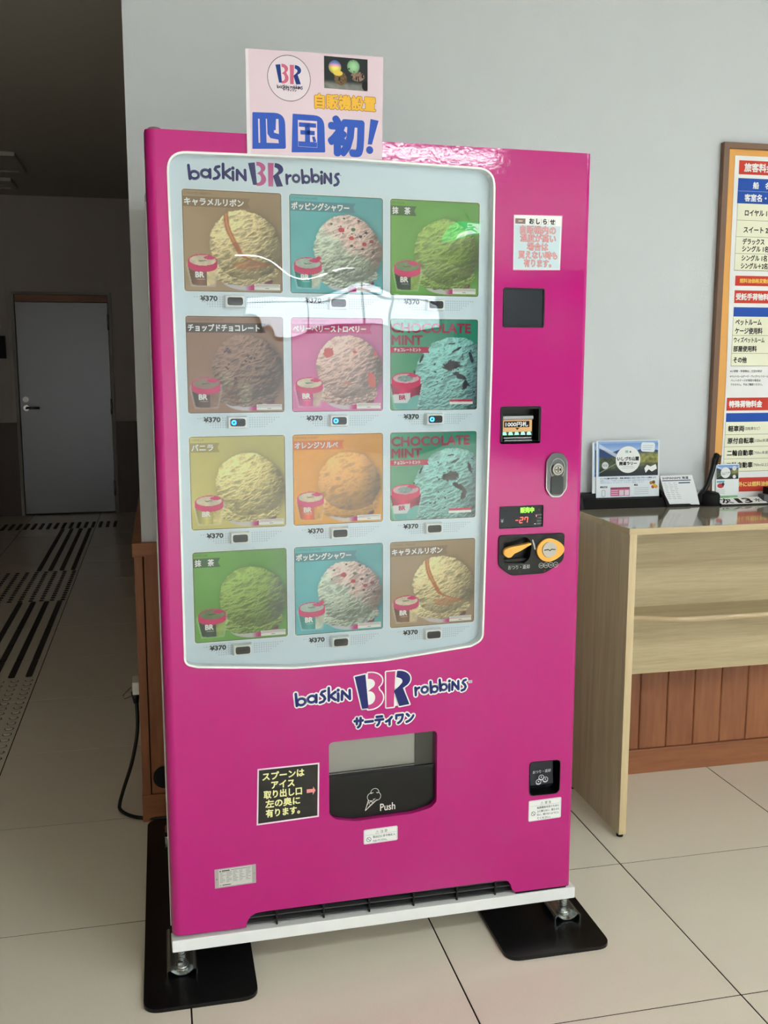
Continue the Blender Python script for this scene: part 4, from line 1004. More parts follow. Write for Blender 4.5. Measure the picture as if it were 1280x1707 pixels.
A.text('▲', 0.8140, 0.9155, 0.008, (70, 40, 40), 1); A.text('▲', 0.8780, 0.9145, 0.008, (120, 40, 40), 1)
A.build('coin_lettering', M['print'], coin, -0.0042)
# change cup
cc = sunk(cup_out, 0.035, M['black_plastic'], 'change_cup', rim=0.002)
cf = MB().hexa([(0.8595, 0.004, 0.3805), (0.9225, 0.004, 0.3800), (0.9225, 0.010, 0.3805), (0.8595, 0.010, 0.3805), (0.8595, 0.012, 0.4360), (0.9225, 0.012, 0.4345), (0.9225, 0.018, 0.4345), (0.8595, 0.018, 0.4360)])
cf.hexa([(0.8665, 0.010, 0.3700), (0.9140, 0.010, 0.3700), (0.9225, 0.012, 0.3700), (0.8595, 0.012, 0.3700), (0.8595, 0.004, 0.3805), (0.9225, 0.004, 0.3800), (0.9225, 0.010, 0.3805), (0.8595, 0.010, 0.3805)])
flp = cf.build('cup_flap', M['dark_screen'], cc, bev=0.001)
A = Art(1.0); A.text('おつり・返却', 0.8665, 0.4135, 0.0088, (220, 220, 222), 1, w=0.0475)
for x, z in ((0.8895, 0.3985), (0.8825, 0.3880), (0.9005, 0.3920)):
    A.line(ellipse(x, z, 0.0066, 0.0056, 20), 0.0016, (205, 205, 214), 1, False, True); A.line(ellipse(x, z - 0.0018, 0.0066, 0.0056, 20)[10:], 0.0014, (205, 205, 214), 1, False); A.disc(x, z + 0.0003, 0.0018, (205, 205, 214), 1, 10)
A.build('cup_lettering', M['print'], cc, 0, (0, 0.0035, 0))

# ---- factory stickers
def caution(x0, z0, x1, z1, head, lines, name, label):
    A = Art(PKI); A.poly(rrect(x0, z0, x1, z1, 0.004), (240, 240, 242), 1)
    w_, h_ = x1 - x0, z1 - z0
    A.line(rrect(x0 + 0.0015, z0 + 0.0015, x1 - 0.0015, z1 - 0.0015, 0.003, 3), 0.0004, (120, 120, 124), 2, False, True)
    hz = z1 - h_ * (0.24 if h_ < 0.045 else 0.17); A.text(head, (x0 + x1) / 2 + 0.002, hz, 0.0078, (70, 70, 74), 2, align='c')
    lz = hz - 0.0058; A.line([(x0 + 0.004, lz), (x1 - 0.004, lz)], 0.0004, (140, 140, 140), 2, False)
    cz = (z0 + lz) / 2; A.ring(x0 + 0.0125, cz, 0.0052, 0.0011, (70, 70, 74), 2); A.line([(x0 + 0.009, cz + 0.0035), (x0 + 0.016, cz - 0.0035)], 0.0011, (70, 70, 74), 2)
    n = len(lines)
    for k, t in enumerate(lines):
        A.text(t, x0 + 0.0225, lz - (lz - z0) * (k + 0.62) / (n + 0.25), 0.0062, (60, 60, 64), 2, w=(w_ - 0.028) * (1.0 if k < n - 1 else 0.62), bold=0.0001)
    A.build(name, M['print'], VM, -0.0003)['label'] = label
caution(0.4397, 0.2905, 0.5220, 0.3265, '⚠ 注 意', ['取出口に手や物を入', 'れないでください。'], 'caution_sticker', 'small white caution sticker under the delivery flap')
caution(0.8560, 0.2895, 0.9430, 0.3427, '⚠ 警 告', ['転倒事故を防ぐために', '上に乗らない、揺さぶら', 'ない、傾けないようにし', 'てください。'], 'warning_sticker', 'white warning sticker under the change cup')
A = Art(PKI)
A.rect(0.0955, 0.2355, 0.1880, 0.2810, (176, 168, 166), 1); A.rect(0.1045, 0.2380, 0.1790, 0.2790, (206, 204, 200), 2)
A.rect(0.1065, 0.2735, 0.1095, 0.2765, (24, 24, 24), 3); A.rect(0.1115, 0.2740, 0.1290, 0.2765, (24, 24, 24), 3); A.rect(0.132, 0.2750, 0.176, 0.2762, (90, 90, 90), 3)
for k in range(8):
    z = 0.2710 - k * 0.0033; r0 = random.Random(k)
    for q in range(5): x = 0.107 + q * 0.0145; A.rect(x, z, x + r0.uniform(0.005, 0.0135), z + 0.0012, (140, 138, 136), 3)
A.text('D', 0.1065, 0.2415, 0.005, (50, 50, 50), 3); A.rect(0.112, 0.2405, 0.131, 0.2425, (80, 80, 80), 3)
A.disc(0.1000, 0.2570, 0.0016, (120, 110, 110), 3, 10); A.disc(0.1838, 0.2590, 0.0020, (120, 110, 110), 3, 10); A.disc(0.1838, 0.2590, 0.0010, (210, 208, 206), 4, 10)
A.build('rating_plate', M['print'], VM, -0.0003)['label'] = 'silver rating plate with fine print'

# ---- vent grille under the door, base tray, corner cap
vg = MB(); vg.box(0.150, 0.835, 0.060, 0.063, 0.10, 0.175, 0)
vg.build('vent_backing', M['black_matte'], VM)
for k in range(4):
    z = 0.112 + k * 0.014
    b = MB(); b.hexa([(0.155, 0.010, z + 0.020), (0.832, 0.010, z - 0.004), (0.832, 0.045, z + 0.002), (0.155, 0.045, z + 0.026), (0.155, 0.010, z + 0.0225), (0.832, 0.010, z - 0.0015), (0.832, 0.045, z + 0.0045), (0.155, 0.045, z + 0.0285)])
    b.build('vent_louver', mat('vent_grey', (62, 62, 64), 0.4) if 'vent_grey' not in M else M['vent_grey'], VM)
for u in (0.235, 0.345, 0.455, 0.565, 0.675, 0.775):
    MB().box(u - 0.002, u + 0.002, 0.006, 0.05, zbot(u) - 0.008, zbot(u) + 0.045).build('vent_rib', M['black_plastic'], VM)
bt = MB()
def zt0(u): return 0.1285 - 0.0275 * u
def zb0(u): return 0.1005 - 0.0285 * u
for (ya, yb_) in ((-0.006, 0.030),):
    bt.hexa([(-0.002, ya, zb0(0)), (0.985, ya, zb0(.985)), (0.985, yb_, zb0(.985)), (-0.002, yb_, zb0(0)), (-0.002, ya, zt0(0)), (0.985, ya, zt0(.985)), (0.985, yb_, zt0(.985)), (-0.002, yb_, zt0(0))])
bt.box(0.040, 0.046, 0.030, 0.79, 0.104, 0.131)
bt.box(0.040, 0.981, 0.030, 0.79, 0.100, 0.104)
bt.build('base_tray', M['white_rim'], VM, bev=0.0015)
MB().hexa([(0.826, -0.001, 0.1025), (0.962, -0.001, 0.0985), (0.962, 0.03, 0.0985), (0.826, 0.03, 0.1025), (0.826, -0.001, 0.110), (0.962, -0.001, 0.1050), (0.962, 0.03, 0.1050), (0.826, 0.03, 0.110)]).build('hinge_gap_fill', M['black_matte'], VM)  # solid black strip standing in for the dark gap under the door
MB().lathe([(0.0150, 0.0), (0.0150, 0.004), (0.012, 0.008), (0.006, 0.0098), (0.0, 0.0102)], c=(0.020, 0.030, 1.852), n=20).build('corner_cap', mat('cap_grey', (126, 118, 108), 0.7), VM)

# adjustable feet with pressed steel brackets, bolted on black anchor plates
def wv(x, y, inv=True):
    c, s_ = math.cos(-TH), math.sin(-TH); dx, dy = x + 1.2345, y + 0.3143
    return (dx * c - dy * s_, dx * s_ + dy * c)
PZ = 0.009
def foot(x, y, top):
    u, v = wv(x, y)
    b = MB(); b.cyl((u, v, PZ + 0.014), (u, v, top), 0.0085, n=16); b.cyl((u, v, PZ + 0.010), (u, v, PZ + 0.018), 0.0135, 0.0135, n=6, smooth=False); b.cyl((u, v, PZ + 0.003), (u, v, PZ + 0.010), 0.0165, n=24)
    for k in range(14):
        z = PZ + 0.024 + k * 0.004
        if z < top: b.lathe([(0.0086, -0.001), (0.0098, 0.0), (0.0086, 0.001)], c=(u, v, z), n=16)
    b.build('levelling_foot', M['galvanised'], VM)
def bracket(parent, px, py, y0, y1):
    prof = [(-0.034, 0.0), (-0.034, 0.013), (-0.031, 0.0165), (-0.026, 0.0165), (-0.016, 0.008), (-0.008, 0.0042), (0.008, 0.0042), (0.016, 0.008), (0.026, 0.0165), (0.031, 0.0165), (0.034, 0.013), (0.034, 0.0)]
    th = 0.0016; inner = [(x * 0.955 if abs(x) > 0.03 else x, max(0, z - th)) for x, z in prof]
    n = len(prof); vs = [(px + x, y0, PZ + z) for x, z in prof] + [(px + x, y1, PZ + z) for x, z in prof] + [(px + x, y0, PZ + z) for x, z in inner] + [(px + x, y1, PZ + z) for x, z in inner]
    fs = []
    for i in range(n - 1):
        fs.append((i, i + 1, n + i + 1, n + i)[::-1]); fs.append((2 * n + i, 2 * n + i + 1, 3 * n + i + 1, 3 * n + i)); fs.append((i, i + 1, 2 * n + i + 1, 2 * n + i)); fs.append((n + i, n + i + 1, 3 * n + i + 1, 3 * n + i)[::-1])
    b = MB(); b.add(vs, fs)
    b.build('steel_bracket', M['galvanised'], parent)
def plate(name, x0, x1, y0, y1, label):
    e = empty(name, (0, 0, 0), 0, label, 'anchor plate', 'black anchor plates under the vending machine')
    MB().plate([rrect(x0, y0, x1, y1, 0.038, 8)], 0.0, PZ, axis='Z').build('plate', M['black_steel'], e, bev=0.0025)
    return e
pl = plate('anchor_plate', -1.302, -1.052, -0.378, 0.548, 'black steel anchor plate with rounded corners under the left side of the vending machine')
pr = plate('anchor_plate', -0.468, -0.202, -0.372, 0.548, 'black steel anchor plate under the right side of the vending machine, nearer the wooden counter')
bracket(pl, -1.2165, 0, -0.270, -0.095); bracket(pr, -0.266, 0, -0.252, -0.080); bracket(pl, -1.2165, 0, 0.33, 0.47); bracket(pr, -0.266, 0, 0.33, 0.47)
foot(-1.2165, -0.235, 0.112); foot(-0.262, -0.212, 0.090); foot(-1.2165, 0.37, 0.112); foot(-0.262, 0.37, 0.112)
for (x, y) in ((-0.395, -0.10),): 
    MB().cyl((x, y, PZ), (x, y, PZ + 0.003), 0.009, n=16).build('plate_screw', M['black_steel'], pr)
MB().box(-1.252, -1.236, 0.365, 0.395, PZ + 0.001, PZ + 0.030).build('side_bolt', M['chrome'], pl, bev=0.002)

# ---- hand-made notices taped to the machine (world frame of the machine)
def on_machine(name, u, z, v, label, cat):
    c, s_ = math.cos(TH), math.sin(TH)
    return empty(name, (-1.2345 + u * c - v * s_, -0.3143 + u * s_ + v * c, z), TH, label, cat)
# pink poster standing above the top edge
PO = on_machine('paper_poster', 0.0, 0.0, -0.0035, 'pale pink handmade poster with blue and yellow lettering taped above the machine top', 'poster')
A = Art(PKI)
A.poly([(0.2000, 1.8150), (0.4840, 1.8190), (0.4870, 2.0235), (0.2004, 2.0162)], (226, 204, 216), 0)
A.poly([(0.2000, 1.8150), (0.2080, 1.8152), (0.2060, 2.0164), (0.2004, 2.0162)], (232, 222, 230), 0.5)
A.disc(0.2880, 1.9664, 0.0440, (228, 214, 224), 0.7, 40); A.ring(0.2880, 1.9664, 0.0440, 0.0011, (50, 30, 60), 1, 48)
br_logo(A, 0.2605, 1.9555, 0.0525, 0.0375, 1, navy=(34, 62, 130), mag=(206, 104, 132))
word(A, 'baskiN', 0.2632, 1.9462, 0.0062, 0.0014, (30, 30, 60), 1, lambda t: 0, 0.0245); word(A, 'robbiNs', 0.2905, 1.9470, 0.0060, 0.0014, (30, 30, 60), 1, lambda t: 0, 0.0245)
A.text('サーティワン', 0.2752, 1.9437, 0.0052, (30, 30, 50), 1, w=0.0275, bold=0.0003)
A.text('自販機設置', 0.3415, 1.9265, 0.030, (168, 112, 50), 2, w=0.1280, bold=0.0022, rise=0.012); A.text('自販機設置', 0.3415, 1.9265, 0.030, (240, 188, 74), 3, w=0.1280, bold=0.0012, rise=0.012)
# big rounded lettering built as blocks
BL = (56, 92, 188); PB = (226, 204, 216)
A.poly(fillet([(0.2107, 1.8251), (0.2795, 1.8291), (0.2785, 1.8985), (0.2121, 1.8960)], [0.001, 0.004, 0.022, 0.002], 6), BL, 1)
for q in ([(0.2235, 1.8375), (0.2270, 1.8375), (0.2265, 1.8840), (0.2232, 1.8840)], [(0.2400, 1.8385), (0.2650, 1.8390), (0.2640, 1.8460), (0.2480, 1.8480), (0.2420, 1.8560), (0.2415, 1.8850), (0.2390, 1.8850)], [(0.2555, 1.8590), (0.2655, 1.8570), (0.2650, 1.8860), (0.2600, 1.8860), (0.2590, 1.8640), (0.2555, 1.8640)]): A.poly(q, PB, 2)
A.poly(fillet([(0.2912, 1.8229), (0.3618, 1.8265), (0.3600, 1.8985), (0.2943, 1.8985)], [0.001, 0.003, 0.022, 0.002], 6), BL, 1)
A.rect(0.3050, 1.8350, 0.3450, 1.8870, PB, 2)
A.rect(0.3055, 1.8355, 0.3445, 1.8455, BL, 3); A.rect(0.3085, 1.8780, 0.3420, 1.8845, BL, 3) if False else A.rect(0.3070, 1.8740, 0.3430, 1.8825, BL, 3)
A.rect(0.3100, 1.8590, 0.3400, 1.8675, BL, 3); A.rect(0.3195, 1.8440, 0.3300, 1.8800, BL, 3); A.poly([(0.3340, 1.8560), (0.3400, 1.8570), (0.3430, 1.8470), (0.3370, 1.8450)], BL, 3)
A.text('初', 0.3715, 1.8602, 0.078, BL, 1, w=0.0700, bold=0.0048, n=12)
A.poly([(0.4530, 1.8480), (0.4620, 1.8480), (0.4765, 1.8965), (0.4590, 1.8990)], BL, 1); A.disc(0.4570, 1.8368, 0.0078, BL, 1)
n = 60
X, Z = np.meshgrid(np.linspace(0, 1.46, 88), np.linspace(0, 1, n)); im = np.ones((n, 88, 3)) * np.array((44, 50, 52.0)); im = mixc(im, (150, 148, 142), ss(0.30, 0.12, Z) * (0.6 + 0.4 * fbm(X * 8, Z * 8, 2)))
for cx, cz, rx, rz, c in ((0.55, 0.34, 0.22, 0.22, (120, 96, 66)), (1.12, 0.44, 0.24, 0.16, (150, 120, 104))):
    q = np.hypot((X - cx) / rx, (Z - cz) / rz); tx = fbm(X * 14, Z * 14, 5)
    im = mixc(im, np.array(c, float) * (0.5 + tx)[..., None], ss(1.0, 0.92, q)); im = mixc(im, (40, 34, 40), ss(1.0, 0.92, q) * ss(0.58, 0.68, tx))
for cx, cz, r in ((0.36, 0.68, 0.215), (0.98, 0.74, 0.215)):
    q = np.hypot((X - cx), (Z - cz)) / r
    c = mixc(mixc(np.ones_like(im) * np.array((226, 214, 110.0)), (230, 150, 190), ss(-0.1, 0.3, (Z - cz) / r)), (110, 140, 210), ss(0.25, 0.7, (Z - cz) / r)) if cx < 0.5 else mixc(np.ones_like(im) * np.array((150, 196, 150.0)), (60, 70, 60), ss(0.66, 0.74, fbm(X * 12, Z * 12, 9)))
    sh = 0.75 + 0.35 * np.clip(1 - q * q, 0, 1); im = im * (1 - ss(1.0, 0.95, q)[..., None]) + c * sh[..., None] * ss(1.0, 0.95, q)[..., None]
q = np.hypot((X - 0.46) / 0.17, (Z - 0.50) / 0.09); im = mixc(im, (226, 200, 90), ss(1, 0.9, q)); q = np.hypot((X - 1.38) / 0.12, (Z - 0.16) / 0.16); im = mixc(im, (36, 36, 40), ss(1, 0.9, q))
A.grid(0.3608, 1.9530, 0.4530, 2.0155, im, 1)
A.build('poster_sheet', M['print'], PO)
# notice upper right
NO = on_machine('paper_notice', 0.7868, 1.6025, -0.0012, 'pale blue paper notice with red lettering, upper right on the machine', 'notice')
A = Art(PKI)
A.poly([(0.0008, -0.002), (0.1160, 0.0005), (0.1185, 0.1200), (0.0, 0.1175)], (222, 172, 196), 0)
A.poly([(0.002, 0.0005), (0.1145, 0.002), (0.1165, 0.1185), (0.0015, 0.1165)], (238, 240, 240), 0.5); A.poly([(0.003, 0.0015), (0.1130, 0.003), (0.1140, 0.0965), (0.003, 0.0965)], (196, 216, 224), 1)
A.rect(0.0040, 0.0985, 0.0285, 0.1100, (132, 110, 106), 1); A.poly([(0.011, 0.103), (0.02, 0.103), (0.023, 0.1055), (0.012, 0.106)], (214, 180, 170), 2)
for k, t in enumerate('おしらせ'):
    x = 0.0375 + 0.0168 * k; A.rect(x, 0.0985, x + 0.0135, 0.1105, (150, 156, 156), 1.4); A.rect(x - 0.0006, 0.0993, x + 0.0126, 0.1115, (234, 234, 232), 1.8); A.text(t, x + 0.0005, 0.1052, 0.0125, (30, 32, 34), 3, bold=0.0007)
for t, cx, z, w_ in (('自販機内の', 0.0595, 0.0865, 0.086), ('温度が高い', 0.0600, 0.0688, 0.086), ('場合は', 0.0590, 0.0503, 0.0505), ('買えない時も', 0.0605, 0.0322, 0.0940), ('有ります。', 0.0600, 0.0145, 0.0660)):
    A.text(t, cx, z, 0.0178, (196, 96, 96), 2, w=w_, align='c', bold=0.0010); A.text(t, cx, z, 0.0178, (214, 178, 182), 3, w=w_, align='c', bold=0.0001)
A.build('notice_sheet', M['gloss_print'], NO)
# black spoon notice
SN = on_machine('spoon_notice', 0.1925, 0.3740, -0.0012, 'black notice with pale yellow handwritten style lettering left of the delivery flap', 'notice')
A = Art(PKI)
A.poly([(-0.001, -0.0015), (0.1415, 0.0), (0.1440, 0.1295), (0.0035, 0.1310)], (238, 214, 230), 0); A.poly([(0.0025, 0.0022), (0.1380, 0.0035), (0.1405, 0.1262), (0.0065, 0.1275)], (44, 42, 40), 1)
YL = (246, 236, 170)
for t, x, z, w_ in (('スプーンは', 0.0145, 0.1110, 0.0940), ('アイス', 0.0340, 0.0895, 0.0520), ('取り出し口', 0.0165, 0.0680, 0.0860), ('左の奥に', 0.0200, 0.0460, 0.0780), ('有ります。', 0.0205, 0.0235, 0.0770)):
    A.text(t, x, z, 0.0200, YL, 2, w=w_, bold=0.0007)
A.poly([(0.1140, 0.0605), (0.1280, 0.0610), (0.1280, 0.0545), (0.1345, 0.0650), (0.1290, 0.0745), (0.1285, 0.0690), (0.1140, 0.0695)], (236, 150, 150), 2)
A.build('notice_sheet', M['gloss_print'], SN)

# ------------------------------------------------------------------ wall outlet and power cable
OU = empty('wall_outlet', (-1.309, 0.66, 0.405), 0, 'white surface socket box low on the corridor side of the wooden panelling', 'socket')
MB().box(-0.026, 0.0, -0.035, 0.035, -0.020, 0.020).build('socket_box', M['outlet'], OU, bev=0.002)
CA = empty('power_cable', (-1.33, 0.62, 0.37), 0, 'black power cable hanging from the wall socket and looping on the floor to the machine', 'cable')
pts = spline([(-1.327, 0.650, 0.384), (-1.324, 0.645, 0.34), (-1.326, 0.64, 0.26), (-1.345, 0.64, 0.165), (-1.372, 0.65, 0.080), (-1.388, 0.655, 0.025), (-1.384, 0.635, 0.0105), (-1.350, 0.590, 0.009), (-1.300, 0.563, 0.009), (-1.24, 0.555, 0.009), (-1.16, 0.558, 0.010), (-1.08, 0.558, 0.012)], 8)
pts = [(x + 1.33, y - 0.62, z - 0.37) for x, y, z in pts]
MB().tube(pts, 0.0058, 10).build('cord', M['black_plastic'], CA)
MB().cyl((0.003, 0.030, 0.018), (0.004, 0.028, -0.018), 0.014, 0.008, n=14).build('plug', M['black_plastic'], CA)
MB().tube([(0.0, 0.025, 0.01), (-0.030, 0.02, 0.000), (-0.034, 0.02, 0.012), (-0.008, 0.028, 0.035)], 0.0012, 6).build('tag_string', M['black_plastic'], CA)
hl = meta(MB().cyl((-1.247, YW - PT - 0.010, 0.141), (-1.247, YW - PT, 0.141), 0.034, n=24).build('cable_grommet', M['black_plastic']), 'round black cable cover on the wooden panelling low behind the machine', 'cable cover')

# ------------------------------------------------------------------ writing counter at the right
CT = empty('writing_counter', (0.062, 0.137, 0), 0, 'light oak writing counter against the wall with a wavy-edged shelf', 'counter')
CL = 1.75
def cbx(x0, x1, y0, y1, z0, z1): return MB().box(x0 - 0.062, x1 - 0.062, y0 - 0.137, y1 - 0.137, z0, z1)
ctop = cbx(0.0605, CL, 0.1350, YW - 0.024, 0.9160, 0.9335).build('countertop', mat('counter_top', (160, 150, 132), 0.09, coat=0.5), CT, bev=0.0008)
cbx(0.0600, CL, 0.1335, 0.1352, 0.9158, 0.9330).build('front_edging', M['oak_edge_h'], CT)
cbx(0.0590, 0.0607, 0.1340, YW - 0.024, 0.9158, 0.9330).build('side_edging', M['oak_edge_h'], CT)
cbx(0.0625, 0.0845, 0.1390, YW - 0.026, 0.012, 0.9158).build('side_panel', M['oak_v'], CT)
cbx(0.0625, 0.0845, 0.1372, 0.1392, 0.012, 0.9158).build('panel_edging', M['oak_edge'], CT)
cbx(CL - 0.022, CL, 0.1390, YW - 0.026, 0.012, 0.9158).build('side_panel', M['oak_v'], CT)
for x in (0.074, CL - 0.012):
    for y in (0.155, 0.50): MB().cyl((x - 0.062, y - 0.137, 0.0), (x - 0.062, y - 0.137, 0.012), 0.010, n=14).build('foot_pad', M['black_matte'], CT)
cbx(0.0845, CL - 0.022, 0.400, 0.418, 0.414, 0.9158).build('modesty_panel', M['oak_h'], CT)
cbx(0.0845, CL - 0.022, 0.3995, 0.4185, 0.4125, 0.4150).build('panel_bottom_edging', M['oak_edge_h'], CT)
# wavy shelf
fr = [(0.0845, 0.303)]
for i in range(25):
    t = i / 24; x = 0.135 + 0.20 * t; fr.append((x, 0.303 - 0.053 * (t * t * (3 - 2 * t))))
fr += [(CL - 0.20, 0.250)] + [(CL - 0.20 + 0.12 * i / 12, 0.250 + 0.053 * ((i / 12) ** 2 * (3 - 2 * i / 12))) for i in range(1, 13)] + [(CL - 0.022, 0.303)]
loop = fr + [(CL - 0.022, 0.400), (0.0845, 0.400)]
loop = [(a - 0.062, b_ - 0.137) for a, b_ in loop]
MB().plate([loop], 0.6165, 0.6330, axis='Z').build('shelf', M['oak_h'], CT, bev=0.0015)
lip = MB(); fro = [(a - 0.062, b_ - 0.137) for a, b_ in fr]; n = len(fro); prof = [(0.0, 0.6160), (-0.0035, 0.6200), (-0.0045, 0.6248), (-0.0035, 0.6300), (0.0, 0.6335)]
vs = [(x, y + d, z) for (d, z) in prof for (x, y) in fro]
lip.add(vs, [(k * n + i, k * n + i + 1, (k + 1) * n + i + 1, (k + 1) * n + i) for k in range(4) for i in range(n - 1)], 0, True)
lip.build('shelf_edging', mat('shelf_lip', (196, 172, 134), 0.22, coat=0.5), CT)

# ---- things on the counter
CZT = 0.9335
# black leaflet tray
TY = empty('leaflet_tray', (0.085, 0.505, CZT), 0, 'long black stepped leaflet tray lying at the back of the counter', 'tray')
tb_ = MB()
LT = 0.286
def stair(x0, x1):
    pr_ = [(-0.006, 0.0), (0.0, 0.010), (0.012, 0.030), (0.020, 0.030), (0.020, 0.022), (0.030, 0.022), (0.030, 0.046), (0.044, 0.050), (0.044, 0.0)]
    return pr_
pr_ = stair(0, 0); n = len(pr_); vs = [(0.0, y, z) for y, z in pr_] + [(LT, y, z) for y, z in pr_]
tb_.add(vs, [(i, (i + 1) % n, n + (i + 1) % n, n + i)[::-1] for i in range(n)] + [tuple(range(n)), tuple(range(n, 2 * n))[::-1]])
tb_.build('tray_steps', M['tray_black'], TY, bev=0.0012)
MB().add([(-0.012, -0.008, 0), (-0.0005, -0.008, 0), (-0.0005, 0.044, 0), (-0.012, 0.044, 0), (-0.012, 0.010, 0.040), (-0.0005, 0.010, 0.040), (-0.0005, 0.044, 0.056), (-0.012, 0.044, 0.056)], [(3, 2, 1, 0), (4, 5, 6, 7), (0, 1, 5, 4), (1, 2, 6, 5), (2, 3, 7, 6), (3, 0, 4, 7)]).build('tray_end', M['tray_black'], TY, bev=0.001)
MB().add([(LT, -0.012, 0), (LT + 0.014, -0.012, 0), (LT + 0.006, 0.044, 0), (LT, 0.044, 0), (LT - 0.004, 0.010, 0.040), (LT + 0.002, 0.010, 0.040), (LT - 0.006, 0.044, 0.060), (LT - 0.010, 0.044, 0.060)], [(3, 2, 1, 0), (4, 5, 6, 7), (0, 1, 5, 4), (1, 2, 6, 5), (2, 3, 7, 6), (3, 0, 4, 7)]).build('tray_end', M['tray_black'], TY, bev=0.001)

def rally_img(w_, h_, seed=1):
    X, Z = np.meshgrid(np.linspace(0, w_ / h_, int(70 * w_ / h_)), np.linspace(0, 1, 70)); a = w_ / h_
    im = mixc(np.ones(X.shape + (3,)) * np.array((176, 200, 232.0)), (120, 156, 214), ss(0.7, 1.0, Z))
    ridge = 0.70 + 0.18 * fbm(X * 2.4 + seed, X * 0, seed, 3); im = mixc(im, (58, 78, 120), ss(0.01, -0.01, Z - ridge))
    r2 = 0.52 + 0.14 * fbm(X * 3 + 7, X * 0, seed + 2, 3); g_ = np.array((84, 92, 72.0)) * (0.6 + 0.8 * fbm(X * 12, Z * 12, 4))[..., None]
    im = im * (1 - ss(0.01, -0.01, Z - r2)[..., None]) + g_ * ss(0.01, -0.01, Z - r2)[..., None]
    rt = ss(0.62, 0.72, X / a) * ss(0.75, 0.65, Z) * ss(0.35, 0.42, Z); im = mixc(im, np.array((140, 140, 84.0)) * (0.6 + 0.7 * fbm(X * 16, Z * 16, 8))[..., None], rt)
    dk = ss(0.30, 0.14, Z); im = mixc(im, (52, 58, 62), dk)
    im = mixc(im, (150, 150, 120), ss(0.02, 0.008, np.abs(Z - 0.1 - 0.5 * X)) * (X < a * 0.4)); im = mixc(im, (214, 222, 238), ss(0.02, 0.0, Z - (0.98 - 0.75 * X)) * 0 + ss(0.0, 0.02, Z - (0.86 - 0.55 * X)) * ss(0.16, 0.10, np.abs(Z - (0.86 - 0.55 * X)) ) * (X < a * 0.33) * 0.8)
    return im
